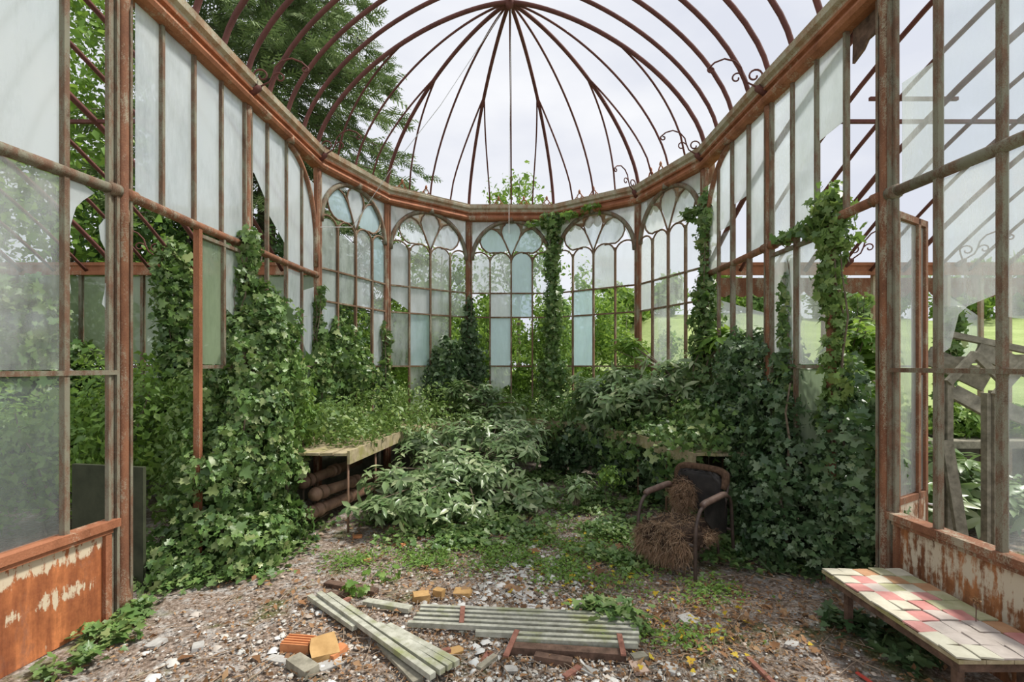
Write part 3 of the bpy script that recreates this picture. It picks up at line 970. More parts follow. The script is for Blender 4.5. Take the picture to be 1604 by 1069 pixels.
w = Bay(11, 'R0', 'RF', 'glazed front partition with half-broken panes over the white kick panel')
ux = [w.u_at(1470), w.u_at(1570), w.u_at(1735)]
for u in ux:
    w.v(u, 0.66, Z_COR, 0.034, 0.038)
zr = 1.62
w.h(0.06, w.L, zr, 0.028, 0.05)
E = [0.10] + ux + [w.L]
z1_, z2_ = w.z_at(E[0], 133), w.z_at(E[1], 90)
w.pane([(E[0] + .02, Z_TUBE + .04), (E[1] - .022, Z_TUBE + .04), (E[1] - .022, z2_), (E[0] + .02, z1_)], 'hazy')
for i in (1, 2, 3):
    w.rect(E[i] + .022, E[i + 1] - .022, Z_TUBE + .04, Z_COR, 'clear' if i < 3 else 'hazy')
zz = lambda u, py: w.z_at(u, py)
a, b = E[1] + .022, E[2] - .022
mid_ = a + (b - a) * .45
w.pane([(a, zz(a, 552)), (a + .04, zz(a, 545)), (a + .09, zz(a, 495)), (mid_, zz(mid_, 480)), (b, zz(b, 459)), (b, Z_TUBE - .04), (a, Z_TUBE - .04)], 'hazy')
a, b = E[2] + .022, E[3] - .022
w.pane([(a, zz(a, 497)), (b, zz(b, 515)), (b, Z_TUBE - .04), (a, Z_TUBE - .04)], 'hazy')
w.rect(E[2] + .022, E[3] - .022, 0.70, zr - .02, 'clear')
w.rect(E[3] + .022, E[4] - .022, zr + .02, Z_TUBE - .04, 'hazy')
w.done('mullion')
root = w.root
o = MB().slab([w.p(0.10, 0.0), w.p(w.L + .02, 0.0), w.p(w.L + .02, 0.63), w.p(0.10, 0.63)], w.n * -0.02).build('kick_panel', 'kick_right', root)
o['label'] = 'white painted sheet streaked with rust'
MB().bar(w.p(0.05, 0.655), w.p(w.L, 0.655), 0.10, 0.045, w.n).bar(w.p(0.08, 0.615, .02), w.p(w.L, 0.615, .02), 0.02, 0.025, w.n).bar(w.p(0.10, 0), w.p(0.10, 0.63), 0.035, 0.045, w.d).build('sill_rail', 'column', root)

# open casement standing out into the wing with the timber
ca, cb = at(1401, 572, 3.30), at(1448, 572, 3.56)
ca.z = cb.z = 0
dv = (cb - ca); dl = dv.length; dn = dv.normalized(); nn = Vector((dn.y, -dn.x, 0))
root = empty('door_1', ca)
tag(root, 'narrow glazed casement standing open beside the stout post', 'door', kind='structure')
mb = MB()
for t in (0.02, 0.36, dl - 0.02):
    q = ca + dn * t
    mb.bar(q + Vector((0, 0, 0.10)), q + Vector((0, 0, 2.72)), 0.04 if t > .1 else .03, 0.045, dn)
for z in (0.12, 0.70, 2.70):
    mb.bar(ca + Vector((0, 0, z)), cb + Vector((0, 0, z)), 0.045, 0.045, nn)
mb.build('frame', 'column', root)
mb = MB()
for a, b in ((0.04, 0.34),):
    for z0, z1 in ((0.73, 2.0), (2.0, 2.67)):
        mb.slab([ca + dn * a + Vector((0, 0, z0)), ca + dn * b + Vector((0, 0, z0)), ca + dn * b + Vector((0, 0, z1)), ca + dn * a + Vector((0, 0, z1))], nn * .004)
q = lambda t, z: ca + dn * t + Vector((0, 0, z))
mb.slab([q(.38, 1.70), q(.45, 1.62), q(dl - .04, 1.70), q(dl - .04, 2.67), q(.38, 2.67)], nn * .004)
mb.slab([q(.38, .73), q(dl - .04, .73), q(dl - .04, 1.58), q(.38, 1.58)], nn * .004)
mb.build('panes', 'hazy', root)
MB().slab([q(.03, .14), q(dl - .03, .14), q(dl - .03, .68), q(.03, .68)], nn * .02).build('kick_panel', 'kick_right', root)
hp = cb + Vector((0, 0, 0.62))
MB().tube([hp + nn * t for t in (0, .05)] + [hp + nn * .07 + dn * .05 + Vector((0, 0, -.03))], 0.009, 6).build('handle', 'wire', root)

# low plinth under the apse windows
for i, (a, b) in enumerate((('L1', 'L2'), ('L2', 'L3'), ('L3', 'L4'), ('L4', 'R4'), ('R4', 'R3'), ('R3', 'R2'), ('R2', 'R1'))):
    A, B = PLAN[a], PLAN[b]
    d = (B - A).normalized(); nn = Vector((d.y, -d.x, 0))
    o = MB().slab([A + d * .03 - nn * .04, B - d * .03 - nn * .04, B - d * .03 - nn * .04 + Vector((0, 0, Z_DADO)), A + d * .03 - nn * .04 + Vector((0, 0, Z_DADO))], nn * -0.10).build('wall_back' if i == 3 else 'wall_apse', 'wall')
    tag(o, 'dark low plinth wall below the ' + ['part-arched window, conifer side', 'apse window nearest the conifer', 'second apse window from the conifer', 'flat back window', 'apse window with two low panes', 'apse window above the rhododendrons', 'part-arched window, lawn side'][i], 'wall', kind='structure')

# scalloped valances outside the heads of the apse windows
for i, (a, b) in enumerate((('L3', 'L4'), ('L4', 'R4'), ('R4', 'R3'), ('R3', 'R2'))):
    A, B = PLAN[a], PLAN[b]
    d = (B - A).normalized(); nn = Vector((d.y, -d.x, 0)); L = (B - A).length
    k = 9; step = L / k
    pts = [(0, Z_TOP - .06), (L, Z_TOP - .06)]
    edge = []
    for s_ in range(k):
        edge += [(step * (s_ + t), 4.055 - .075 * math.sin(math.pi * t)) for t in (0, .2, .4, .6, .8)]
    pts += [(L, 4.055)] + edge[::-1]
    o = MB().slab([A + d * u + nn * -.16 + Vector((0, 0, z)) for u, z in pts], nn * -.006).build('valance', 'pale')
    tag(o, 'scalloped sheet valance hanging outside the ' + ['second apse window from the conifer', 'flat back window', 'apse window with two low panes', 'apse window above the rhododendrons'][i], 'valance', kind='structure')

# ------------------------------------------------------------------ roof ribs
EX = 1.56


def rise(f):
    """height of the roof above the gutter at fraction f of the way from the crown to the wall"""
    return (HUB.z - Z_TOP) * max(0.0, 1 - f ** EX) ** (1 / EX)


def dome_pt(P, f):
    return Vector((HUB.x + (P.x - HUB.x) * f, HUB.y + (P.y - HUB.y) * f, Z_TOP + rise(f)))


ceil = empty('ceiling', HUB)
tag(ceil, 'bare iron ribs of the half dome and barrel roof, all their glass gone', 'roof', kind='structure')
FS = [i / 22 for i in range(23)]
FS[0] = 0.012
FS = FS[:-2] + [0.955, 0.98, 0.995, 1.0]


def rib_main(Pw, r, name='rib'):
    MB().tube([dome_pt(Pw, f) for f in FS], r, 6).build(name, 'rib', ceil)


apse = ['L2', 'L3', 'L4', 'R4', 'R3', 'R2']
for k in apse[1:-1]:
    rib_main(PLAN[k], 0.026)
for a, b in zip(apse, apse[1:]):
    rib_main((PLAN[a] + PLAN[b]) / 2, 0.015, 'middle_rib')
    for P0_, P1_, t in ((PLAN[a], PLAN[b], .25), (PLAN[b], PLAN[a], .25)):
        land = P0_.lerp(P1_, t)
        fb = 0.55
        base = dome_pt(P0_, fb)
        pts = []
        for i in range(13):
            s_ = i / 12
            f = fb + (1 - fb) * s_
            Pm = P0_.lerp(P1_, t * (s_ * (2 - s_)) if False else t * s_ ** 0.85)
            pts.append(dome_pt(Pm, f))
        MB().tube(pts, 0.0135, 6).build('branch_rib', 'rib', ceil)
for k in range(0, 13):
    Y = 6.07 - 0.37 * k

    def wall_x(side):
        ks = ['LF', 'L0', 'L1', 'L2'] if side < 0 else ['RF', 'R0', 'R1', 'R2']
        for a, b in zip(ks, ks[1:]):
            A, B = PLAN[a], PLAN[b]
            if A.y <= Y <= B.y + 0.02:
                return A.x + (B.x - A.x) * (Y - A.y) / (B.y - A.y)
        return side * 2.6
    if Y < 1.6:
        break
    xl, xr = wall_x(-1), wall_x(1)
    pts = [Vector((HUB.x + (xl - HUB.x) * f, Y, Z_TOP + rise(f))) for f in FS[::-1]] + [Vector((HUB.x + (xr - HUB.x) * f, Y, Z_TOP + rise(f))) for f in FS]
    MB().tube(pts, 0.026 if k else 0.030, 6).build('arch_rib', 'rib', ceil)
MB().lathe([(0.02, -.09), (0.05, -.05), (0.06, 0), (0.05, .05), (0.02, .07)], HUB, 10).build('hub', 'rib', ceil)
MB().bar((HUB.x, 6.07, HUB.z + .02), (HUB.x, 1.6, HUB.z + .02), 0.05, 0.05).build('ridge_bar', 'rib', ceil)

# scrolled iron brackets on the cornice above the posts
SCR = {'L1': 'above the post rising out of the ivy bush', 'L2': 'above the post where the tie bar ends, conifer side', 'R3': 'above the bare post over the rhododendrons',
       'R2': 'above the ivy-wrapped post on the lawn side', 'R1': 'above the post over the dark ivy thicket'}


def spiral(c, ax, r0, r1, a0, a1, n=14):
    c = Vector(c)
    return [c + (ax * math.cos(a0 + (a1 - a0) * i / n) + Vector((0, 0, 1)) * math.sin(a0 + (a1 - a0) * i / n)) * (r0 + (r1 - r0) * i / n) for i in range(n + 1)]


def scroll(b, iw, label):
    root = empty('scroll_bracket', b)
    tag(root, label, 'bracket', 'scroll brackets along the cornice')
    S = lambda u, z: b + iw * u + Vector((0, 0, z))
    arm = [S(0, 0), S(.05, .03), (S(.11, .07)), S(.14, .14), S(.16, .22), S(.22, .29), S(.31, .325), S(.40, .30), S(.46, .25)]
    MB().tube(arm + spiral(S(.43, .235), iw, .035, .012, 0.5, -5.2), 0.009, 6).build('arm', 'rib', root)
    MB().tube([S(0, 0), S(-.02, .08)] + spiral(S(.04, .12), iw, .07, .02, 2.9, -3.2), 0.009, 6).build('curl', 'rib', root)
    MB().tube([S(.14, .14)] + spiral(S(.20, .12), iw, .055, .015, 2.6, -3.4), 0.008, 6).build('curl', 'rib', root)
    MB().tube([S(-.06, -.06), S(.02, 0), S(.03, .02)], [0.035, 0.03, 0.012], 8).build('boss', 'rib', root)


for k, lab in SCR.items():
    j = ORDER.index(k)
    iw = INW[j].normalized()
    if k[1] in '12':
        iw = (iw + Vector((0, 0.25, 0))).normalized()
    scroll(PLAN[k] + INW[j].normalized() * 0.10 + Vector((0, 0, 4.33)), iw, 'curled iron bracket on the cornice ' + lab)
scroll(at(250, 405, 6.02), Vector((-.85, -.5, 0)).normalized(), 'curled iron bracket on the wing eaves by the bushy ivy pillar')
scroll(at(1332, 408, 6.02), Vector((.6, -.8, 0)).normalized(), 'curled iron bracket on the wing eaves beside the ivy-hung slim post')
scroll(at(1508, 408, 6.02), Vector((.85, -.5, 0)).normalized(), 'curled iron bracket on the wing eaves seen through the half-broken front pane')

# small crest finials along the gutter
fin = None
FIN = [('L3', 'L4', (.17, .45), 'second apse bay from the conifer'), ('L4', 'R4', (.35, .65, .92), 'flat back bay'), ('R4', 'R3', (.33, .50), 'apse bay with two low panes'), ('R3', 'R2', (.22, .38), 'apse bay above the rhododendrons')]
ORDN = ['first', 'second', 'third']
for a, b, ts, lab in FIN:
    for q_, t in enumerate(ts):
        P = PLAN[a].lerp(PLAN[b], t)
        d = (PLAN[b] - PLAN[a]).normalized()
        rz = math.atan2(d.y, d.x)
        if fin is None:
            fin = empty('crest_finial')
            mb = MB()
            for sg in (-1, 1):
                mb.tube([(sg * .07, 0, 0), (sg * .085, 0, .03), (sg * .06, 0, .06), (sg * .03, 0, .05), (sg * .025, 0, .02)], .010, 6)
                mb.tube([(sg * .05, 0, .06), (sg * .03, 0, .10), (0, 0, .125)], .010, 6)
            local_child(mb, 'scroll', 'orange', fin)
            local_child(MB().lathe([(.008, .11), (.022, .135), (.018, .16), (.004, .185)], (0, 0, 0), 8), 'knob', 'orange', fin)
            r = fin
        else:
            r = fin.copy(); COL.objects.link(r)
            for ch in fin.children:
                c2 = ch.copy(); COL.objects.link(c2); c2.parent = r
        r.location = P + Vector((0, 0, Z_TOP))
        r.rotation_euler = (0, 0, rz)
        tag(r, 'crest finial on the %s, %s from the conifer' % (lab, ORDN[q_]), 'finial', 'crest finials on the gutter')

# wires
o = MB().tube([HUB + Vector((0.02, 0, -.05)), HUB + Vector((0.0, 0, -1.6)), HUB + Vector((-.01, 0, -2.95))], 0.004, 5).build('hanging_wire', 'wire')
tag(o, 'thin pale wire hanging straight down from the crown of the dome', 'wire')
o = MB().tube([HUB + Vector((-.12, .1, -.08)), at(690, 165, 5.9), at(620, 255, 6.0), PLAN['L2'] + Vector((.35, .28, 3.5)), at(497, 356, 6.05)], 0.004, 5).build('slack_wire', 'wire')
tag(o, 'pale wire slung from the dome crown across to the post below the conifer', 'wire')


# ------------------------------------------------------------------ the two side wings
def wing_z(Y):
    t = 6.15 - Y
    return 2.86 + .7336 * t - .0919 * t * t


for sg, key, nm, lab in ((-1, 'L2', 'ceiling_left', 'curved iron ribs of the ivy-choked wing roof, seen through glass'), (1, 'R2', 'ceiling_right', 'curved iron ribs of the wing roof above the fallen timber')):
    root = empty(nm, (sg * 4.5, 4, 4))
    tag(root, lab, 'roof', kind='structure')
    x0 = PLAN[key].x
    for k in range(15):
        x = x0 + sg * (0.06 + 0.42 * k)
        big_ = k % 3 == 0
        pts = []
        for i in range(18):
            Y = 6.15 - 5.2 * i / 17
            z = wing_z(Y)
            if i == 0:
                z -= 0.0
            xx = x
            if k == 0:
                f = i / 17
                xx = PLAN[key].x + sg * (0.05 + 0.02 * i / 17) + (PLAN[key[0] + '0'].x - PLAN[key].x) * min(1.2, max(0, (6.07 - Y) / 2.9))
            pts.append(Vector((xx, Y, z)))
        MB().tube(pts, 0.028 if big_ else 0.020, 6).build('rib', 'rib', root)
    for yy in (4.35,):
        MB().bar((x0 + sg * .4, yy, wing_z(yy)), (x0 + sg * 6.2, yy, wing_z(yy)), 0.03, 0.03).build('purlin', 'rib', root)
    if sg > 0:
        MB().bar(at(1362, 155, 4.3), at(1500, 155, 4.3), .025, .03).build('tie', 'rib', root)
    # far wall of the wing
    yw = 6.2
    root = empty('wall_left_wing' if sg < 0 else 'wall_right_wing', (x0 + sg * 3, yw, 0))
    tag(root, 'far glazed wall of the ' + ('ivy-choked wing with algae-green panes' if sg < 0 else 'timber-strewn wing, mostly open to the lawn'), 'wall', kind='structure')
    xe = x0 + sg * 7.0
    mb = MB().bar((x0, yw, 2.89), (xe, yw, 2.89), 0.12, 0.10).bar((x0, yw - .05, 2.96), (xe, yw - .05, 2.96), 0.06, 0.04).bar((x0, yw - .06, 2.845), (xe, yw - .06, 2.845), 0.04, 0.05)
    mb.build('eaves_beam', 'orange', root)
    mb = MB()
    glass = MB()
    pxs = [25, 128, 224, 320, 410] if sg < 0 else [1218, 1290, 1368, 1484, 1536, 1580, 1640]
    xs = [(p_ - CX) / F_PX * yw for p_ in pxs]
    for x in xs:
        mb.bar((x, yw, 0), (x, yw, 2.85), 0.04, 0.05, (1, 0, 0))
    for z in (0.9, 1.64):
        mb.bar((x0, yw, z), (xe, yw, z), 0.03, 0.03)
    mb.build('glazing_bars', 'mullion' if sg < 0 else 'pale', root)
    ed = [x0 + sg * 0.05] + sorted(xs, key=lambda q: sg * q) + [xe]
    for i, (a, b) in enumerate(zip(ed, ed[1:])):
        a, b = min(a, b) + .03, max(a, b) - .03
        if b - a < .05:
            continue
        if sg < 0:
            glass.slab([(a, yw, 1.68), (b, yw, 1.68), (b, yw, 2.82), (a, yw, 2.82)], (0, .004, 0))
            glass.slab([(a, yw, .95), (b, yw, .95), (b, yw, 1.6), (a, yw, 1.6)], (0, .004, 0))
        elif i in (0, 4):
            glass.slab([(a, yw, 1.68), (b, yw, 1.68), (b, yw, 2.3), (a, yw, 2.55)], (0, .004, 0))
    glass.build('panes', 'mossy' if sg < 0 else 'hazy', root)
    if sg > 0:
        k = 24; L = 5.8; step = L / k
        edge = []
        for s_ in range(k):
            edge += [(step * (s_ + t), 2.66 - .085 * math.sin(math.pi * t)) for t in (0, .2, .4, .6, .8)]
        pl = [(0, 2.84), (L, 2.84), (L, 2.66)] + edge[::-1]
        MB().slab([(x0 + .05 + u, yw + .25, z) for u, z in pl], (0, .006, 0)).build('valance', 'column', root)
    MB().box((x0 + sg * 3.5, yw + .05, .43), (7.0, .12, .86)).build('plinth', 'wall', root)


# ------------------------------------------------------------------ trees and shrubs outside
def tree(name, label, cat, base, trunk_h, r, crown, n, size, tmpl, mat, group=None, thick=.75, spread=.8):
    root = empty(name, base)
    tag(root, label, cat, group)
    b = Vector(base)
    top = max(c[2] + c[5] * .5 for c in crown)
    mb = MB().tube([b + Vector((0, 0, -.1)), b + Vector((.05, .03, trunk_h * .5)), b + Vector((0, 0, trunk_h)), Vector((b.x + .1, b.y, top))], [r, r * .8, r * .6, r * .12], 8)
    for c in crown[:9]:
        mb.tube([b + Vector((0, 0, trunk_h * .8)), b.lerp(Vector(c[:3]), .5) + Vector((0, 0, trunk_h * .3)), Vector(c[:3])], [r * .4, r * .25, r * .08], 5)
    mb.build('trunk', 'bark', root)
    P, N = blob(crown, n, thick, .5, .3)
    leaves('foliage', tmpl, P, N, size, mat, root, spread, .3)
    return root


def crown_of(x, y, z0, z1, r, k, seed):
    rr = random.Random(seed)
    out = []
    for i in range(k):
        t = (i + .5) / k
        z = z0 + (z1 - z0) * t
        w = r * math.sin(math.pi * (0.22 + 0.68 * t)) ** .8
        a = rr.uniform(0, 6.28)
        d = w * rr.uniform(.25, .7)
        out.append((x + d * math.cos(a), y + d * math.sin(a), z, w * rr.uniform(.4, .6), w * rr.uniform(.4, .6), (z1 - z0) * rr.uniform(.10, .17)))
    return out


# the tall conifer
def conifer(name, label, base, h, r, n_tiers, z0, size, mat, group=None):
    root = empty(name, base)
    tag(root, label, 'tree', group)
    b = Vector(base)
    MB().tube([b, b + Vector((0, 0, h * .5)), b + Vector((0, 0, h))], [.26, .17, .02], 10).build('trunk', 'bark', root)
    rr = random.Random(3)
    Ps, Ns, Ds = [], [], []
    br = MB()
    for t in range(n_tiers):
        f = t / (n_tiers - 1)
        z = z0 + (h - z0 - .3) * f
        R = r * (1 - f) ** .75 + .25
        for k in range(9):
            a = rr.uniform(0, 2 * math.pi)
            L = R * rr.uniform(.72, 1.08)
            tip = b + Vector((math.cos(a) * L, math.sin(a) * L, z - .22 * L + rr.uniform(-.2, .2)))
            root_ = b + Vector((0, 0, z + .12 * L))
            mid = root_.lerp(tip, .5) + Vector((0, 0, .04 * L))
            br.tube([root_, mid, tip], [.035, .02, .006], 4, caps=False)
            m_ = int(46 * L / 2)
            for i in range(m_):
                s_ = rr.uniform(.12, 1.0)
                p = root_.lerp(mid, s_ * 2) if s_ < .5 else mid.lerp(tip, s_ * 2 - 1)
                w = .40 * (1.12 - s_) * L ** .5
                side = rr.uniform(-1, 1)
                q = p + Vector((-math.sin(a), math.cos(a), 0)) * side * w + Vector((0, 0, -abs(side) * .10 - rr.uniform(0, .12)))
                Ps.append(q); Ns.append((0, 0, 1))
                Ds.append((math.cos(a) - math.sin(a) * side * .9, math.sin(a) + math.cos(a) * side * .9, -.45))
    br.build('branch', 'bark', root)
    leaves('foliage', T_SPRAY, np.array(Ps), np.array(Ns), size, mat, root, .35, .25, np.array(Ds))
    return root


conifer('conifer_tree', 'tall dark conifer towering over the glasshouse roof', (-6.45, 12.5, -.1), 21.0, 4.9, 32, 3.4, .34, 'needle')

TR = [
    # name, label, x, y, z0, z1, r, k, n, size, mat
    ('leafy_tree', 'feathery light green tree reaching over the wing roof, seen beside the stout left post', -9.0, 9.4, 1.4, 10.5, 3.3, 24, 30000, .13, 'bright'),
    ('leafy_tree', 'dark leafy tree outside the milky front panes', -10.4, 7.0, 2.0, 8.5, 2.4, 12, 12000, .14, 'tree'),
    ('leafy_tree', 'dark bushy tree behind the ivy-choked wing, under the conifer', -6.6, 9.6, .5, 5.0, 2.3, 12, 11000, .13, 'tree_dark'),
    ('leafy_tree', 'dark bushy tree behind the part-arched window below the conifer', -4.3, 9.7, .4, 4.7, 1.5, 10, 9000, .12, 'tree_dark'),
    ('leafy_tree', 'shaded green tree behind the apse window nearest the conifer', -3.3, 12.2, .3, 4.9, 1.6, 10, 8000, .12, 'tree'),
    ('leafy_tree', 'airy tree rising above the cornice behind the flat back window', .3, 24.5, 5.5, 11.2, 2.4, 20, 3800, .24, 'tree'),
    ('leafy_tree', 'hazy tree behind the second apse window from the conifer', -2.6, 17.0, .5, 5.6, 2.0, 10, 6000, .17, 'tree'),
]
for nm, lab, x, y, z0, z1, r, k, n_, sz, mat in TR:
    tree(nm, lab, 'tree', (x, y, -.1), (z0 + z1) * .4, .13, crown_of(x, y, z0, z1, r, k, int(x * 10 + y * 7)), n_, sz, T_SMALL, mat)

SH = [
    ('garden_shrub', 'mid-green shrub behind the apse window below the slack wire', -1.8, 12.0, .2, 3.0, 1.3, 8, 6000, .10, 'tree'),
    ('garden_shrub', 'dense shrub showing through the lowest panes of the flat back window', -.45, 11.6, .1, 3.4, 1.0, 9, 6500, .10, 'tree'),
    ('garden_shrub', 'shrub just behind the ivy-wrapped post beside the flat back window', .75, 11.2, .1, 3.1, .95, 9, 6500, .10, 'tree'),
    ('garden_shrub', 'tall light green shrub filling the apse window with two low panes', 1.75, 11.8, .1, 3.7, 1.15, 10, 7500, .10, 'bright'),
    ('garden_shrub', 'rounded shrub beside the bare apse post over the rhododendrons', 2.9, 12.4, .1, 3.1, 1.05, 8, 6000, .10, 'tree'),
    ('garden_shrub', 'low bright shrub behind the apse window above the rhododendrons', 3.6, 11.0, .0, 2.3, .95, 7, 5500, .10, 'bright'),
    ('garden_shrub', 'bright shrub behind the part-arched window on the lawn side', 4.9, 10.5, .0, 2.5, 1.0, 7, 5500, .10, 'bright'),
    ('garden_shrub', 'shrub at the lawn edge seen through the casement', 9.6, 13.0, .0, 1.3, .9, 6, 3500, .11, 'tree'),
]
for nm, lab, x, y, z0, z1, r, k, n_, sz, mat in SH:
    tree(nm, lab, 'shrub', (x, y, -.1), 1.2, .05, crown_of(x, y, z0, z1, r, k, int(x * 10 + y * 7)), n_, sz, T_SMALL, mat, thick=.6)

# the far rim of trees beyond the meadow
FAR = [(-16, 40, 8.5, 4.6, 'tree'), (-8, 43, 8.5, 4.2, 'tree'), (-1.5, 40, 6.5, 3.2, 'tree'), (4.2, 41, 6.3, 3.0, 'tree_pale'), (9.5, 43, 4.6, 2.8, 'tree'), (14.5, 45, 3.4, 2.5, 'tree_pale'),
       (19.5, 45, 3.6, 2.6, 'tree'), (25, 46, 4.0, 2.8, 'tree_pale'), (31, 45, 4.4, 3.0, 'tree'), (37, 46, 4.8, 3.0, 'tree_pale'), (43.5, 45, 5.2, 3.2, 'tree'), (50, 46, 5.6, 3.3, 'tree_pale')]
NTH = ['first', 'second', 'third', 'fourth', 'fifth', 'sixth', 'seventh', 'eighth', 'ninth', 'tenth', 'eleventh', 'twelfth']
for i, (x, y, h, r, mat) in enumerate(FAR):
    zb = meadow(x, y)
    root = tree('distant_tree', 'hazy rounded tree on the far side of the lawn, %s from the conifer side' % NTH[i], 'tree', (x, y, zb - .1), h * .4, .3,
                crown_of(x, y, zb + .3, zb + h, r, 9, i * 7 + 2), 2600, .55, T_SMALL, mat, 'trees on the far side of the lawn', .6)


# ------------------------------------------------------------------ ivy and other growth inside
def plant(name, label, cat, base, blobs, n, size, tmpl, mat, stem_pairs=(), sr=.012, group=None, thick=.35, keep=.25, spread=.6, stem_mat='stem', droop=.3, jitter=.35, smat='stem'):
    root = empty(name, base)
    tag(root, label, cat, group)
    P, N = blob(blobs, n, thick, keep)
    leaves('foliage', tmpl, P, N, size, mat, root, spread, jitter, None, droop)
    if stem_pairs:
        stems('stem', stem_pairs, sr, stem_mat, root)
    return root


def post_ivy(label, x, y, segs, n, size, mat='ivy', stem=True):
    """ivy climbing a post: segs are (z0, z1, radius at z0, radius at z1)"""
    blobs = []
    for z0, z1, r0, r1 in segs:
        k = max(2, int((z1 - z0) / .16))
        for i in range(k):
            t = (i + .5) / k
            r = (r0 + (r1 - r0) * t) * random.uniform(.75, 1.25)
            blobs.append((x + random.uniform(-.03, .03), y + random.uniform(-.03, .03), z0 + (z1 - z0) * t, r, r, (z1 - z0) / k * .9))
    zb, zt = segs[0][0], segs[-1][1]
    return plant('climbing_ivy', label, 'ivy', (x, y, zb), blobs, n, size, T_IVY, mat,
                 [((x + .05 * q, y - .05, max(zb - .2, 0.02)), (x - .04 * q, y - .04, zt)) for q in (-1, 1)] if stem else (), .010, None, .5, .6, .55)


# the big bush on the conifer side
B_ = px_blob
plant('ivy_bush', 'largest ivy bush, spilling from the window bay under the conifer down to the floor', 'ivy', (-2.3, 4.4, 0),
      [B_(405, 600, 4.55, .36, .38, .72), B_(385, 720, 4.35, .42, .40, .65), B_(428, 560, 4.75, .24, .3, .5), B_(350, 770, 4.15, .34, .36, .6), B_(345, 860, 3.95, .55, .35, .32), B_(268, 905, 3.7, .34, .26, .20),
       B_(400, 840, 4.3, .42, .35, .35), B_(330, 650, 4.25, .10, .2, .35), B_(405, 490, 4.65, .24, .2, .28), B_(420, 800, 4.6, .2, .3, .4)], 28000, .048, T_IVY, 'ivy',
      [((-2.45, 4.5, 0), (-2.4, 4.45, 1.9)), ((-2.3, 4.2, 0), (-2.35, 4.3, 1.6)), ((-2.5, 4.0, 0), (-2.3, 4.1, 1.2)), ((-2.2, 4.6, 0), (-2.2, 4.7, 1.7))], .018, thick=.32)
plant('leafy_bush', 'yellow-green bush glowing at the edge of the largest ivy bush', 'bush', (-2.15, 4.95, 0.2),
      [B_(452, 615, 4.95, .22, .26, .36), B_(470, 660, 5.1, .2, .26, .3), B_(450, 690, 5.0, .2, .26, .3)], 3600, .055, T_SMALL, 'fresh', [((-2.2, 5, 0.1), (-2.2, 4.95, 1.3))], .012, thick=.5)
post_ivy('thin ivy strand climbing above the largest ivy bush to the tie bar', -2.52, 4.5, [(2.0, 2.9, .13, .09)], 1400, .053)
post_ivy('bushy ivy pillar inside the ivy-choked wing, up to its eaves', -4.22, 5.92, [(0.3, 1.5, .34, .26), (1.5, 2.5, .19, .18), (2.5, 3.15, .24, .12)], 5200, .066, 'ivy')
post_ivy('ivy climbing the eaves corner of the wing, behind the broken pane', -5.5, 5.9, [(0.2, 1.3, .5, .45), (1.3, 1.9, .35, .25)], 4200, .072, 'ivy')
plant('ivy_curtain', 'ivy sheet filling the hazy front panes above the mid rail', 'ivy', (-6.2, 5.6, 0),
      [(-6.6, 5.6, 2.2, .8, .4, .85), (-5.9, 5.6, 1.9, .5, .4, .8), (-6.9, 5.3, 1.3, .7, .4, .8), (-6.0, 5.6, 1.2, .6, .4, .6), (-7.3, 5.6, 2.0, .6, .4, .9)], 9000, .085, T_IVY, 'ivy', [((-6.2, 5.7, 0), (-6.3, 5.7, 2.6))], .02)
plant('leafy_bush', 'bright bush crowding the wing below the hazy front panes', 'bush', (-4.3, 4.6, 0),
      [(-4.6, 4.5, .75, .7, .5, .55), (-3.9, 5.0, .9, .55, .5, .65), (-5.3, 4.7, .8, .6, .5, .6), (-4.3, 5.3, 1.0, .8, .5, .7), (-5.9, 4.6, .6, .6, .5, .5), (-6.8, 4.7, .75, .7, .5, .6), (-4.9, 3.9, .45, .5, .4, .4)], 19000, .066, T_SMALL, 'fresh',  # lighter leaf colour puts sunlight into this bush
      [((-4.3, 4.6, 0), (-4.7, 4.5, 1.2)), ((-4.2, 4.7, 0), (-3.8, 5.0, 1.4)), ((-4.5, 4.6, 0), (-5.2, 4.7, 1.3))], .014, thick=.6)
plant('leafy_bush', 'shaded bush behind the rust-orange door post', 'bush', (-3.2, 4.9, 0),
      [(-3.3, 5.1, .9, .5, .45, .75), (-3.1, 4.7, .5, .4, .4, .45), (-3.0, 5.4, 1.4, .35, .4, .5)], 7000, .06, T_SMALL, 'weeds', [((-3.2, 4.9, 0), (-3.2, 5, 1.5))], .014, thick=.6)

# round the apse
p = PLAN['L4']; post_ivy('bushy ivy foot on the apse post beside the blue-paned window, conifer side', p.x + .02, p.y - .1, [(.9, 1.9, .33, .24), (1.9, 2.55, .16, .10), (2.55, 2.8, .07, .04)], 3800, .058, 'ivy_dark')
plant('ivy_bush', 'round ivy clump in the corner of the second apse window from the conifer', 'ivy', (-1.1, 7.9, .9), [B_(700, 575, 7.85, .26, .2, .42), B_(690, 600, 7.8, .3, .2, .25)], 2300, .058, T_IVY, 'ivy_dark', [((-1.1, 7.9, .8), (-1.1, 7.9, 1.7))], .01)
p = PLAN['R4']; post_ivy('ivy wrapping the apse post from shelf to cornice', p.x - .02, p.y - .1, [(.9, 1.7, .33, .22), (1.7, 3.0, .17, .13), (3.0, 4.05, .12, .11), (4.05, 4.22, .16, .2)], 5600, .058, 'ivy')
p = PLAN['L3']; post_ivy('ivy foot on the apse post between the two arched windows, conifer side', p.x, p.y - .1, [(.85, 1.6, .17, .13), (1.6, 2.25, .09, .05)], 1300, .058, 'ivy')
p = PLAN['L2']; post_ivy('thin ivy on the post where the tie bar ends, conifer side', p.x + .05, p.y - .06, [(.9, 2.0, .14, .10), (2.0, 2.6, .09, .05)], 1200, .055, 'ivy')
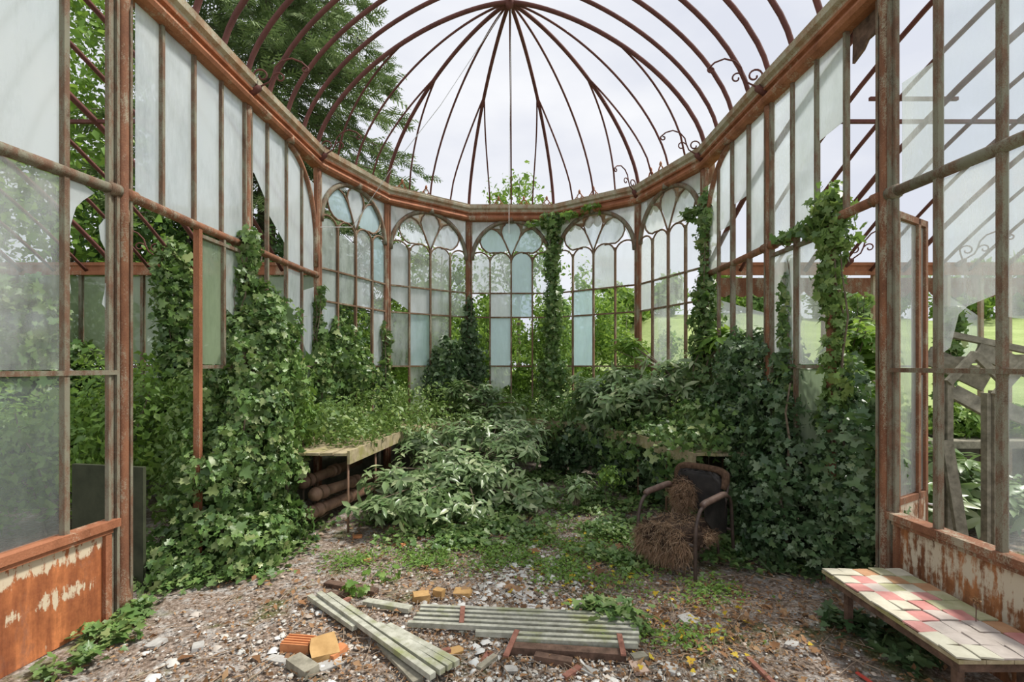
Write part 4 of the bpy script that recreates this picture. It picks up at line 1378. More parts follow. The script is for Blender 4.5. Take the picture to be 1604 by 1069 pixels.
plant('ivy_bush', 'ivy bush heaped against the apse window nearest the conifer', 'ivy', (-2.2, 6.6, .8),
      [B_(528, 560, 6.5, .30, .3, .42), B_(520, 520, 6.5, .18, .2, .25), B_(555, 590, 6.7, .28, .3, .38), B_(500, 610, 6.2, .25, .3, .3)], 6000, .058, T_IVY, 'ivy', [((-2.3, 6.6, .5), (-2.3, 6.6, 1.9)), ((-2.1, 6.7, .5), (-2.1, 6.7, 1.7))], .014)
p = PLAN['R2']; post_ivy('ivy wrapping the lawn-side post where the tie bar ends', p.x - .02, p.y - .08, [(.9, 1.6, .24, .22), (1.6, 2.5, .20, .19), (2.5, 3.0, .16, .09), (3.0, 3.8, .08, .10)], 3600, .060, 'ivy')
plant('hanging_ivy', 'ivy tuft hanging in the arch head on the lawn side', 'ivy', (2.3, 6.1, 3.6), [B_(1110, 345, 6.0, .13, .12, .16), B_(1085, 335, 6.15, .14, .06, .06)], 300, .075, T_IVY, 'ivy', [(at(1104, 300, 6.0), at(1112, 370, 6.0))], .006, thick=.8)
plant('hanging_ivy', 'ivy trailing along the arch and cornice beside the ivy-wrapped apse post', 'ivy', (1.1, 8.0, 4.0), [B_(900, 335, 7.9, .22, .08, .05), B_(930, 325, 7.75, .2, .08, .04), B_(840, 350, 8.15, .2, .06, .05)], 260, .065, T_IVY, 'fresh', [(at(868, 345, 8.1), at(945, 322, 7.7))], .006, thick=.8)
# along the shelf
SHELF_FRONT = [Vector((-1.60, 4.62, 0)), Vector((-1.46, 6.05, 0)), Vector((-1.12, 6.95, 0)), Vector((-.38, 7.45, 0)), Vector((.42, 7.45, 0)), Vector((1.12, 6.90, 0)), Vector((1.50, 5.90, 0)), Vector((1.78, 4.60, 0))]
SHELF_BACK = [Vector((-2.42, 4.62, 0)), Vector((-2.36, 6.05, 0)), Vector((-1.86, 7.24, 0)), Vector((-.70, 8.12, 0)), Vector((.66, 8.12, 0)), Vector((1.86, 7.24, 0)), Vector((2.34, 6.05, 0)), Vector((2.36, 4.60, 0))]
WEED = ['first apse stretch, under the conifer', 'second apse stretch from the conifer', 'third apse stretch from the conifer', 'flat back stretch', 'stretch below the two leftover panes', 'stretch below the rhododendrons', 'stretch beside the dark ivy thicket']
for i in range(7):
    bl = []
    for t in (.12, .37, .62, .87):
        for s_ in (-.02, .2, .6):
            q = SHELF_FRONT[i].lerp(SHELF_FRONT[i + 1], t).lerp(SHELF_BACK[i].lerp(SHELF_BACK[i + 1], t), s_)
            if i == 0 and (t < .3 or s_ < .1):
                continue
            if s_ < .1:
                if (i == 1 and t < .3) or (i == 6 and .3 < t < .5) or (i == 3 and t > .5) or (i == 4 and t < .2):
                    continue
                bl.append((q.x, q.y, .80 - (.16 if i > 3 else .05), .22, .16, .18 if i < 4 else .30))
                continue
            hgt = (.30 if s_ > .4 else .14) * (1.25 if i in (1, 2) else .9)
            bl.append((q.x, q.y, .84 + hgt * .5, .26, .26, hgt))
    plant('shelf_weeds', 'weeds and creepers covering the plant shelf, ' + WEED[i], 'weeds', (SHELF_FRONT[i] + SHELF_BACK[i + 1]) / 2 + Vector((0, 0, .84)), bl, 4200 if i < 3 else 3600, .050, T_SMALL if i < 4 else T_IVY, 'weeds' if i < 4 else 'ivy',
          group='growth on the plant shelf', thick=.8, spread=.7)
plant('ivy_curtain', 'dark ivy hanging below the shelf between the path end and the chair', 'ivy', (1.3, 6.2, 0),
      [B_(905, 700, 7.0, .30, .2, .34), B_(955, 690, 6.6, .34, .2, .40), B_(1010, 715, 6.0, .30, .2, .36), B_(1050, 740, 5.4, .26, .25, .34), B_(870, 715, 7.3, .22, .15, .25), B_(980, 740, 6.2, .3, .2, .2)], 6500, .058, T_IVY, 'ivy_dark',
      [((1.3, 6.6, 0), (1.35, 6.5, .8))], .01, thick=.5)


# laurels: whorls of long leaves at the ends of branches
def laurel(name, label, cat, base, blobs, n_whorl, size, mat, branches, lean=(0, 0, .5), per=8, group=None):
    root = empty(name, base)
    tag(root, label, cat, group)
    P, N = blob(blobs, n_whorl, .75, .7)
    PP, NN, DD = [], [], []
    for p_, n_ in zip(P, N):
        ax = np.array(n_) * .6 + np.array(lean) + RNG.normal(0, .3, 3)
        ax /= np.linalg.norm(ax)
        u = np.cross(ax, RNG.normal(0, 1, 3)); u /= np.linalg.norm(u)
        v_ = np.cross(ax, u)
        k = RNG.integers(per - 2, per + 3)
        for j in range(k):
            a = 2.4 * j + RNG.normal(0, .2)
            d = u * math.cos(a) + v_ * math.sin(a) + ax * RNG.uniform(.1, .8) + np.array((0, 0, -.15))
            PP.append(p_ - ax * .012 * j); DD.append(d); NN.append(ax + np.array((0, 0, .5)))
    leaves('foliage', T_LONG, np.array(PP), np.array(NN), size, mat, root, .22, .22, np.array(DD))
    mb = MB()
    b = Vector(base)
    sel = RNG.permutation(len(P))[:branches]
    for i in sel:
        e = Vector(P[i])
        mid = b.lerp(e, .55) + Vector((random.uniform(-.08, .08), random.uniform(-.08, .08), .10))
        mb.tube([b, b.lerp(mid, .5) + Vector((0, 0, .05)), mid, e], [.016, .013, .009, .004], 5)
    mb.build('branch', 'stem', root)
    return root


laurel('laurel_shrub', 'fallen sprawling laurel shrub in the middle, long grey-green leaves, under the shelf edge', 'shrub', (-.55, 6.0, .1),
       [B_(700, 735, 5.6, .62, .5, .30), B_(625, 760, 5.1, .42, .4, .22), B_(770, 745, 5.5, .45, .4, .26), B_(690, 790, 4.75, .48, .35, .16), B_(800, 700, 6.0, .42, .4, .25), B_(730, 680, 6.4, .5, .35, .25), B_(655, 690, 6.2, .3, .3, .2), B_(820, 675, 6.8, .4, .3, .2), B_(830, 770, 5.3, .25, .3, .14), B_(600, 790, 4.7, .28, .25, .13)],
       760, .112, 'laurel', 60, (0, -.30, .45))
laurel('laurel_shrub', 'laurel seedling tuft rising from the shelf before the flat back window', 'shrub', (-.4, 7.6, .85), [B_(765, 615, 7.5, .35, .25, .16), B_(720, 610, 7.4, .22, .2, .2), B_(790, 645, 7.3, .4, .2, .14)], 90, .125, 'laurel', 20)
laurel('rhododendron', 'large rhododendron on the shelf below the bare apse post', 'shrub', (1.5, 6.6, .8),
       [B_(985, 590, 6.7, .42, .4, .25), B_(920, 615, 6.9, .32, .35, .26), B_(1040, 600, 6.3, .42, .4, .28), B_(1000, 630, 6.2, .6, .4, .25), B_(1075, 580, 6.2, .28, .3, .22), B_(1090, 620, 6.0, .3, .3, .28), B_(950, 650, 6.6, .4, .3, .2)],
       480, .13, 'laurel', 46, (-.1, -.25, .4))
laurel('rhododendron', 'bright rhododendron tip poking up beside the ivy-wrapped lawn-side post', 'shrub', (2.3, 6.0, 1.1), [B_(1138, 525, 5.7, .20, .2, .09), B_(985, 545, 6.9, .26, .2, .16), B_(1120, 540, 5.8, .16, .2, .1)], 50, .17, 'bright', 14)
laurel('rhododendron', 'sunlit rhododendron crowding the opening beside the stout lawn-side post', 'shrub', (3.3, 4.9, .2),
       [B_(1345, 545, 4.7, .26, .3, .28), B_(1335, 610, 4.6, .28, .3, .32), B_(1360, 680, 4.5, .25, .3, .35), B_(1330, 740, 4.5, .28, .3, .3)], 230, .15, 'bright', 30)
laurel('rhododendron', 'rhododendron behind the fallen timber, seen through the open front pane', 'shrub', (4.5, 5.0, .1),
       [B_(1470, 740, 4.9, .45, .4, .35), B_(1540, 770, 4.9, .5, .4, .32), B_(1430, 780, 4.6, .25, .3, .3)], 170, .17, 'laurel', 24)
laurel('laurel_shrub', 'small laurel seedling on the ground beside the path end', 'shrub', (.72, 5.35, .02), [B_(905, 755, 5.3, .22, .2, .10)], 26, .11, 'laurel', 10)
plant('leafy_bush', 'small yellow-green seedling clump on the path edge', 'bush', (1.05, 5.6, 0), [B_(958, 745, 5.5, .16, .14, .12)], 320, .05, T_SMALL, 'fresh', [((1.05, 5.6, 0), (1.1, 5.5, .3))], .006, thick=.9)

# the thicket on the lawn side, its shade put into the dark leaf colour
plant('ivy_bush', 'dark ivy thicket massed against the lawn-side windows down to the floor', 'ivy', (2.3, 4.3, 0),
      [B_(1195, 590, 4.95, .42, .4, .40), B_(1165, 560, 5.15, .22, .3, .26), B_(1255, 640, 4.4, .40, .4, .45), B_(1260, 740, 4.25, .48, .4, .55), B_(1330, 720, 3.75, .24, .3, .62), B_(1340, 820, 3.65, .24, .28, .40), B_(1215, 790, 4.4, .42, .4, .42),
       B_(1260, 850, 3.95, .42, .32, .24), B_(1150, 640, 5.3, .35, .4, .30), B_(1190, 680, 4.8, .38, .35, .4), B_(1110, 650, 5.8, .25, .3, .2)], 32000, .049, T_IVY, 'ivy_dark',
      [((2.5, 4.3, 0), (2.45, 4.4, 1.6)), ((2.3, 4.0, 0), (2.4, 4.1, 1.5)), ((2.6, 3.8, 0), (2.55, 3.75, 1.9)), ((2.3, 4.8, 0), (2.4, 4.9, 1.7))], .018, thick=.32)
post_ivy('ivy climbing the slim post in the lawn-side opening up over the tie bar', 2.53, 3.74, [(1.2, 2.0, .08, .07), (2.0, 2.6, .075, .09), (2.6, 3.0, .13, .09)], 1700, .055, 'weeds')  # lighter than the other ivy: its backlight is put into the leaf colour
plant('hanging_ivy', 'ivy trailing along the tie bar on the lawn side', 'ivy', (2.5, 4.0, 2.85), [B_(1262, 362, 4.05, .10, .12, .05), B_(1290, 350, 3.85, .10, .12, .07), B_(1230, 375, 4.3, .08, .12, .04)], 320, .06, T_IVY, 'ivy', [(at(1235, 378, 4.25), at(1330, 338, 3.6))], .006, thick=.8)
p = PLAN['R1']; post_ivy('ivy up the hazy pane beside the post over the dark thicket', p.x + .05, p.y - .25, [(1.2, 2.1, .12, .09), (2.1, 2.6, .07, .04)], 1000, .055, 'ivy')
post_ivy('ivy on a far wing post behind the slim lawn-side post', 4.3, 5.9, [(.3, 1.6, .3, .2), (1.6, 2.5, .16, .14)], 1200, .085, 'ivy')
post_ivy('ivy on the wing post framed by the half-broken front pane', 5.62, 6.1, [(.8, 2.0, .12, .10), (2.0, 2.35, .2, .12)], 800, .085, 'ivy')
plant('ivy_bush', 'ivy mound along the wing shelf behind the fallen timber', 'ivy', (5.2, 6.0, .8), [(4.6, 5.8, .95, .5, .3, .2), (5.4, 5.8, .95, .5, .3, .2), (6.2, 5.8, .95, .5, .3, .18)], 2200, .085, T_IVY, 'fresh', [((4.4, 5.8, .8), (6.2, 5.8, .9))], .01)

# ivy on the ground: nobody could count it
def carpet(name, label, patches, n, size, mat, tmpl=T_IVY, zmax=.07, cat='ground cover'):
    A = np.array([q[2] * q[3] for q in patches])
    Ps = []
    for q, a in zip(patches, A):
        k = int(n * a / A.sum())
        d = RNG.normal(0, 1, (k, 2)) * .5
        x = q[0] + d[:, 0] * q[2]; y = q[1] + d[:, 1] * q[3]
        ok = (np.sin(x * 9 + 2 * y) * np.sin(y * 8 - x) + RNG.normal(0, .35, k)) > -.30
        z = RNG.random(k) * zmax + .012
        Ps.append(np.stack([x, y, z], 1)[ok])
    P = np.concatenate(Ps)
    N = np.tile(np.array((0, 0, 1.0)), (len(P), 1))
    o = leaves(name, tmpl, P, N, size, mat, None, .4, .3, None, 0)
    tag(o, label, cat, None, 'stuff')
    return o


def gp(px, py, rx, ry):
    q = gd(px, py)
    return (q.x, q.y, rx, ry)


carpet('ground_ivy', 'ivy carpet spreading over the floor from both thickets towards the chair and path',
       [gp(330, 905, .5, .18), gp(420, 865, .35, .2), gp(250, 925, .25, .12), gp(640, 815, .6, .25), gp(760, 790, .7, .5), gp(720, 830, .6, .35), gp(930, 790, .5, .6), gp(960, 835, .4, .35), gp(1020, 780, .5, .5), gp(1160, 860, .35, .35), gp(1200, 880, .5, .25),
        gp(1290, 890, .35, .15), gp(480, 835, .25, .2), gp(1100, 800, .4, .5), gp(860, 750, .5, .5), gp(700, 850, .6, .25), gp(800, 830, .4, .4), gp(980, 880, .4, .25)], 20000, .044, 'ivy')
carpet('creeping_ivy', 'ivy creeping along the foot of the orange kick panel', [gp(215, 965, .12, .10), gp(175, 1000, .16, .08), gp(120, 1040, .14, .06), gp(70, 1065, .12, .05)], 620, .05, 'ivy')
carpet('creeping_ivy', 'ivy tangled over the end of the seven-slat panel', [gp(975, 975, .22, .10), gp(930, 965, .14, .05), gp(1010, 990, .1, .08)], 330, .055, 'ivy', zmax=.10)
carpet('creeping_ivy', 'ivy sprouting under the low tiled bench', [gp(1330, 985, .16, .14), gp(1370, 1010, .2, .15), gp(1430, 1040, .2, .1)], 420, .06, 'ivy_dark')
carpet('floor_weeds', 'small yellow-green weeds scattered over the middle of the floor', [gp(850, 850, .6, .6), gp(780, 880, .7, .3), gp(900, 900, .5, .3), gp(960, 900, .3, .3), gp(640, 880, .5, .25), gp(1100, 930, .4, .25), gp(1060, 1000, .35, .15), gp(860, 790, .35, .6), gp(730, 860, .5, .3), gp(960, 860, .45, .4), gp(560, 880, .4, .2)], 15000, .028, 'fresh', T_SMALL, .035)

# ------------------------------------------------------------------ plant shelf and heating pipes
root = empty('plant_shelf', (0, 6.5, 0))
tag(root, 'mossy wooden plant shelf following the apse wall, mostly overgrown', 'shelf')
ZS = 0.80
for i in range(7):
    a, b, c_, d_ = SHELF_FRONT[i], SHELF_FRONT[i + 1], SHELF_BACK[i + 1], SHELF_BACK[i]
    mb = MB()
    k = 6
    for j in range(k):
        s0, s1 = j / k + .006, (j + 1) / k - .006
        q = [a.lerp(d_, s0), b.lerp(c_, s0), b.lerp(c_, s1), a.lerp(d_, s1)]
        mb.slab([x + Vector((0, 0, ZS - .028 + random.uniform(-.004, .004))) for x in q], (0, 0, .026))
    mb.build('board', 'shelf', root)
    dd = (b - a).normalized(); nn = Vector((dd.y, -dd.x, 0))
    if nn.dot(Vector((0, 6, 0)) - a) < 0:
        nn = -nn
    off = random.uniform(-.012, .012)
    MB().bar(a + nn * .012 + Vector((0, 0, ZS - .055 + off)), b + nn * .012 + Vector((0, 0, ZS - .055 - off)), .026, .13, nn).build('fascia', 'shelf', root)
    if i in (0, 6, 2, 4):
        for t in (.06, .55):
            q = a.lerp(b, t) + (d_ - a).normalized() * .03
            MB().tube([q, q + Vector((0, 0, ZS - .03))], .012, 6).build('leg', 'pipe', root)
            q2 = q + (d_ - a) * .8
            MB().tube([q2, q2 + Vector((0, 0, ZS - .03))], .012, 6).build('leg', 'pipe', root)

PIPES = [((472, 757, 4.85), (562, 722, 6.3), 'uppermost'), ((490, 776, 4.72), (602, 738, 6.4), 'middle'), ((482, 806, 4.62), (598, 757, 6.3), 'lowest')]
for A, B, lab in PIPES:
    A, B = at(*A), at(*B)
    B.z = max(B.z, .10)
    root = empty('heating_pipe', (A.x, A.y, A.z))
    tag(root, 'thick brown heating pipe under the shelf, %s of the three' % lab, 'pipe', 'heating pipes under the plant shelf')
    po = MB().tube([A, A.lerp(B, .5), B], .055, 14).build('pipe', 'pipe', root)
    d = (B - A).normalized()
    for t in (.02, .10, .45, .52):
        q = A.lerp(B, t)
        c2 = MB().tube([q, q + d * .05], .070, 14).build('flange', 'pipe')
        c2.parent = po
        c2.matrix_parent_inverse = Matrix.Translation(root.location).inverted() @ Matrix.Identity(4) if False else Matrix.Identity(4)
e = [at(418, 752, 4.78), at(432, 752, 4.76)] + [at(447 - 12 * math.cos(t), 764 - 12 * math.sin(t), 4.72) for t in (2.0, 2.5, 3.0)][:0] + [at(441, 755, 4.74), at(446, 763, 4.73), at(446, 780, 4.72)]
q = at(446, 800, 4.72); q.z = 0.0
o = MB().tube(e + [q], .055, 14).build('pipe_elbow', 'pipe')
tag(o, 'brown pipe elbow turning down to the floor beside the largest ivy bush', 'pipe')

# ------------------------------------------------------------------ the low tiled bench
BX0, BX1, BY0, BY1, BZ = 1.99, 2.49, 2.12, 3.06, .335
root = empty('low_bench', ((BX0 + BX1) / 2, (BY0 + BY1) / 2, 0))
tag(root, 'low bench with a tiled top along the white rust-streaked panel', 'bench')
mb = MB()
for j in range(4):
    x = BX0 + (BX1 - BX0) * (j + .5) / 4
    mb.box((x, (BY0 + BY1) / 2, BZ - .009), ((BX1 - BX0) / 4 - .004, BY1 - BY0, .018))
mb.build('top', 'shelf', root)
mb = MB().box((BX0 + .03, (BY0 + BY1) / 2, BZ - .042), (.022, BY1 - BY0 - .03, .046)).box(((BX0 + BX1) / 2, BY0 + .03, BZ - .042), (BX1 - BX0 - .03, .022, .046)).box(((BX0 + BX1) / 2, BY1 - .03, BZ - .042), (BX1 - BX0 - .03, .022, .046))
mb.build('apron', 'oldwood', root)
for x, y in ((BX0 + .09, BY1 - .12), (BX1 - .10, BY1 - .14), (BX0 + .09, BY0 + .10), (BX1 - .10, BY0 + .10)):
    MB().box((x, y, (BZ - .018) / 2), (.034, .034, BZ - .018)).build('leg', 'oldwood', root)
ROWS = ['ccogc', 'cpcog', 'psgco', 'cpcpg', 'ccpgg', 'cpspg', 'pssso', 'csssp', 'ccss.']
TC = {'c': ('tile_cream', 'cream'), 'p': ('tile_pink', 'faded pink'), 'g': ('tile_green', 'moss-stained'), 'o': ('tile_orange', 'dull orange'), 's': ('tile_grey', 'greyish rose')}
ACR = ['in the row along the bench front edge', 'in the second row from the bench front', 'in the middle row of the bench', 'in the fourth row from the bench front', 'in the row against the rusty panel']
pt = MB()
sh = .0505
pt.v = [Vector(q) for q in ((-sh, -sh, 0), (sh, -sh, 0), (sh, sh, 0), (-sh, sh, 0), (-sh, -sh, .007), (0, -sh, .0085), (sh, -sh, .007), (sh, 0, .0085), (sh, sh, .007), (0, sh, .0085), (-sh, sh, .007), (-sh, 0, .0085), (0, 0, .0095))]
pt.f = [[0, 3, 2, 1], [4, 5, 12, 11], [5, 6, 7, 12], [12, 7, 8, 9], [11, 12, 9, 10], [0, 1, 6, 5, 4], [1, 2, 8, 7, 6], [2, 3, 10, 9, 8], [3, 0, 4, 11, 10]]
pt.m = [0] * 9; pt.smooth = [False] * 9; pt.n = 13
TPROTO = {}
for r, row in enumerate(ROWS):
    for a_, ch in enumerate(row):
        if ch == '.':
            continue
        mk, cname = TC[ch]
        if ch not in TPROTO:
            o = pt.build('floor_tile', mk); TPROTO[ch] = o
        else:
            o = TPROTO[ch].copy(); COL.objects.link(o)
        tl = random.uniform(-.045, .045), random.uniform(-.03, .07)
        o.location = (BX0 + .05 + a_ * .1 + random.uniform(-.006, .006), BY1 - .055 - r * .105 + random.uniform(-.006, .006), BZ + .0015 + sh * (abs(tl[0]) + abs(tl[1])) * .95)
        o.rotation_euler = (tl[0], tl[1], random.uniform(-.10, .10))
        tag(o, '%s tile, %s from the far end %s' % (cname, NTH[r], ACR[a_]), 'tile', 'loose tiles on the low bench')
root = empty('dead_seedhead', (2.36, 2.42, BZ))
tag(root, 'dried brown weed stalk standing on the tiled bench', 'plant')
MB().tube([(2.36, 2.42, BZ), (2.362, 2.42, BZ + .07), (2.358, 2.42, BZ + .12)], .0025, 5).build('stem', 'oldwood', root)
leaves('seed_head', T_SMALL, RNG.normal((2.358, 2.42, BZ + .125), .010, (40, 3)), RNG.normal(0, 1, (40, 3)), .02, 'litter', root, .6, .3)

# ------------------------------------------------------------------ slatted panels on the ground
def slat(parent, pa, pb, z, wd=.037, th=.030, mat='slat', name='slat'):
    a, b = gd(*pa, z), gd(*pb, z)
    d = (b - a).normalized()
    side = Vector((-d.y, d.x, 0))
    mb = MB().bar(a, b, wd, th, side)
    return mb.build(name, mat, parent)


root = empty('slatted_panel', gd(595, 990))
tag(root, 'broken panel of long grey-green battens lying diagonally towards the viewer', 'batten panel', 'fallen slatted panels')
slat(root, (485, 935), (556, 984), .040)
slat(root, (500, 931), (678, 1060), .060)
slat(root, (515, 932), (693, 1052), .060)
slat(root, (592, 980), (705, 1045), .058)
slat(root, (608, 981), (716, 1040), .058)
slat(root, (598, 1008), (655, 1068), .022, .06, .02, 'plank', 'under_batten')
slat(root, (520, 950), (548, 938), .030, .03, .02, 'strap', 'cross_strap')
slat(root, (640, 1040), (705, 1018), .034, .03, .02, 'strap', 'cross_strap')

root = empty('slatted_panel', gd(830, 980))
tag(root, 'seven-batten panel lying flat across the middle of the floor, rusty straps', 'batten panel', 'fallen slatted panels')
for pa, pb in (((659, 951.5), (965, 964.5)), ((658, 957.5), (985, 971.5)), ((653, 964), (992, 979)), ((648, 971), (1000, 987)), ((639, 977.5), (1001, 995)), ((745, 992), (1001, 1003)), ((806, 1002.5), (999, 1011))):
    slat(root, pa, pb, .046, .027, .030)
for pa, pb, lab in (((725, 951), (723, 976), 'short rusty strap'), ((810, 988), (792, 1029), 'rusty iron strap'), ((970, 994), (977, 1027), 'rusty iron strap')):
    o = slat(root, pa, pb, .062, .030, .010, 'strap', 'strap'); o['label'] = lab


def lump(name, label, cat, c, size, mat, rz=0, tilt=0, seed=0, group=None, cut=.25):
    """a broken block: a box whose corners are knocked about"""
    rr = random.Random(seed + 11)
    x, y, z = (k / 2 for k in size)
    v = []
    for zz in (-1, 1):
        for (sx, sy) in ((-1, -1), (0, -1.05), (1, -1), (1.04, 0), (1, 1), (0, 1.06), (-1, 1), (-1.05, 0)):
            v.append(Vector((sx * x * (1 - cut * rr.random()), sy * y * (1 - cut * rr.random()), zz * z * (1 - .15 * rr.random()))))
    R = Matrix.Rotation(rz, 3, 'Z') @ Matrix.Rotation(tilt, 3, 'X')
    mb = MB().add([R @ q for q in v], [tuple(range(7, -1, -1)), tuple(range(8, 16))] + [(i, (i + 1) % 8, 8 + (i + 1) % 8, 8 + i) for i in range(8)])
    zmin = min(q.z for q in mb.v)
    o = mb.build(name, mat)
    o.location = (c.x, c.y, -zmin + c.z - .004)
    tag(o, label, cat, group)
    return o


# the hollow orange tile with its ridges
c = gd(468, 1018)
root = empty('hollow_tile', (c.x, c.y, 0), -.12)
tag(root, 'ribbed orange hollow brick lying beside the ochre slab', 'brick')
mb = MB().box((0, 0, .03), (.17, .10, .055))
for k in range(4):
    mb.box((0, -.036 + k * .024, .061), (.165, .010, .008))
local_child(mb, 'body', 'terra', root)
mb = MB()
for k in range(3):
    mb.tube([(-.0855, -.03 + k * .03, .03), (-.0865, -.03 + k * .03, .03)], .011, 8)
local_child(mb, 'hole', 'oldwood', root)  # dark discs on the end face, painted shade of the openings

lump('stone_slab', 'thick ochre stone slab propped beside the ribbed hollow brick', 'stone', gd(508, 1028), (.15, .16, .045), 'ochre', .5, .35, 1)
lump('brick_fragment', 'small orange brick fragment behind the thick ochre slab', 'brick', gd(529, 1028), (.07, .12, .04), 'terra', -.5, .1, 2)
lump('wood_block', 'grey sawn wood block in front of the ribbed hollow brick', 'wood block', gd(474, 1050), (.19, .085, .05), 'plank', -.62, 0, 3, cut=.06)
lump('stone_slab', 'flat grey slate piece beside the sawn wood block', 'stone', gd(519, 1043), (.14, .09, .02), 'stone', .6, 0, 4)
lump('stone_slab', 'flat grey slate piece tucked behind the sawn wood block', 'stone', gd(436, 1036), (.13, .06, .02), 'stone', -.3, 0, 5)
lump('stone_slab', 'ochre stone near the strap end of the seven-batten panel', 'stone', gd(660, 940), (.13, .10, .05), 'ochre', .2, 0, 6)
lump('stone_slab', 'small ochre stone standing by the seven-batten panel', 'stone', gd(688, 935), (.08, .06, .06), 'ochre', -.4, 0, 7)
lump('stone_slab', 'flat mossy ochre stone behind the seven-batten panel', 'stone', gd(725, 931), (.14, .11, .03), 'ochre', 0, 0, 8)
lump('stone_slab', 'ochre stone under the end of the diagonal batten panel', 'stone', gd(708, 1026), (.13, .07, .03), 'ochre', .4, 0, 9)
lump('stone_slab', 'pale stone lying alone beyond the ivy-tangled panel end', 'stone', gd(1078, 975), (.12, .13, .03), 'stone', .3, 0, 10)
for i, (px, py, lab, mk, s_) in enumerate(((630, 856, 'orange tile shard on the litter in front of the fallen laurel', 'terra', .09), (575, 879, 'orange tile shard nearest the largest ivy bush', 'terra', .08), (628, 846, 'pale shard beside the orange shard in front of the laurel', 'pinkstone', .07),
                                      (500, 840, 'pinkish stone below the pipes', 'pinkstone', .12), (465, 858, 'flat pink stone at the edge of the ivy carpet', 'pinkstone', .14), (560, 842, 'russet tile shard under the laurel branches', 'terra', .09),
                                      (1050, 1050, 'pale flat stone in front of the ivy-tangled panel end', 'stone', .10), (1000, 1048, 'rosy flat stone in front of the seven-batten panel', 'pinkstone', .12), (925, 1055, 'white broken stone in the gravel before the seven-batten panel', 'stone', .09),
                                      (800, 1052, 'white broken stone beside the crossed lath', 'stone', .08), (1240, 1012, 'grey flat stone between the chair and the low bench', 'stone', .09), (245, 1010, 'pale flat stone on the bare earth by the orange kick panel', 'stone', .11), (310, 1015, 'grey stone on the bare earth before the hollow brick', 'stone', .09))):
    lump('stone_fragment' if 'stone' in lab else 'tile_shard', lab, 'stone' if 'stone' in lab else 'tile shard', gd(px, py), (s_, s_ * .7, .022), mk, i * .7, 0, 20 + i)

# loose boards and laths
def lath(name, label, cat, pa, pb, z, wd, th, mat, group=None):
    o = slat(None, pa, pb, z, wd, th, mat, name)
    return tag(o, label, cat, group)


lath('plank', 'dark plank lying behind the tops of the diagonal battens', 'plank', (511, 914), (590, 928), .018, .06, .03, 'oldwood')
lath('plank', 'short dark plank just behind the diagonal battens, nearer than the longest one', 'plank', (514, 930), (545, 934), .014, .05, .025, 'oldwood')
lath('plank', 'mossy grey plank between the two slatted panels', 'plank', (572, 943), (643, 955), .020, .06, .03, 'slat')
lath('rotten_beam', 'split brown rotten beam along the near edge of the seven-batten panel', 'beam', (798, 1016), (980, 1028), .024, .06, .045, 'oldwood')
lath('rotten_beam', 'shorter rotten beam piece in front of the split brown beam', 'beam', (838, 1029), (896, 1039), .018, .05, .035, 'oldwood')
lath('lath', 'grey lath crossed by a pinkish one near the seven-batten panel', 'lath', (750, 1048), (776, 1028), .016, .035, .02, 'plank')
lath('lath', 'pinkish lath end beside the crossed grey lath', 'lath', (768, 1022), (752, 1045), .008, .04, .014, 'strap')
lath('lath', 'short mossy lath stub by the middle of the seven-batten panel', 'lath', (722, 992), (732, 983), .012, .03, .02, 'slat')
lath('lath', 'brown lath in the gravel before the split rotten beam', 'lath', (884, 1062), (908, 1046), .012, .035, .02, 'strap')
lath('stick', 'pale split stick leaning in the litter below the pipes', 'stick', (480, 825), (513, 803), .03, .035, .015, 'twig')
lath('iron_bar', 'brown iron bar lying on the floor before the low bench', 'bar', (1172, 1032), (1215, 1075), .012, .025, .02, 'strap')
lath('red_rod', 'flat red strip under the low bench end', 'strip', (1342, 1054), (1372, 1075), .008, .018, .008, 'red')
lath('plank', 'pale wood offcut at the near end of the seven-batten panel', 'plank', (990, 1032), (1012, 1028), .018, .05, .03, 'plank')

plant('weed_seedling', 'bright green broad-leaved weed sprouting behind the diagonal battens', 'weed', tuple(gd(560, 935)), [(gd(560, 935).x, gd(560, 935).y, .05, .12, .06, .05)], 34, .045, T_IVY, 'fresh', [(tuple(gd(560, 936)), (gd(560, 936).x, gd(560, 936).y, .1))], .003, thick=.9, spread=.3)
plant('weed_seedling', 'bright green weed cluster a step behind the longest dark plank', 'weed', tuple(gd(592, 912)), [(gd(592, 912).x, gd(592, 912).y, .05, .15, .1, .05)], 44, .045, T_IVY, 'fresh', [(tuple(gd(592, 912)), (gd(592, 912).x, gd(592, 912).y, .08))], .003, thick=.9, spread=.3)

# ------------------------------------------------------------------ the ruined armchair
CH = Vector((1.47, 4.02, 0))
chair = empty('armchair', CH, math.radians(132.5))
tag(chair, 'ruined tubular metal armchair with horsehair bursting from seat and back', 'armchair')


def smooth_path(pts, n=6):
    """Catmull-Rom through the points"""
    P_ = [Vector(q) for q in pts]
    P_ = [P_[0] * 2 - P_[1]] + P_ + [P_[-1] * 2 - P_[-2]]
    out = []
    for i in range(1, len(P_) - 2):
        for k in range(n):
            t = k / n
            a, b, c, d = P_[i - 1:i + 3]
            out.append(.5 * ((2 * b) + (c - a) * t + (2 * a - 5 * b + 4 * c - d) * t * t + (3 * b - a - 3 * c + d) * t ** 3))
    return out + [P_[-2]]


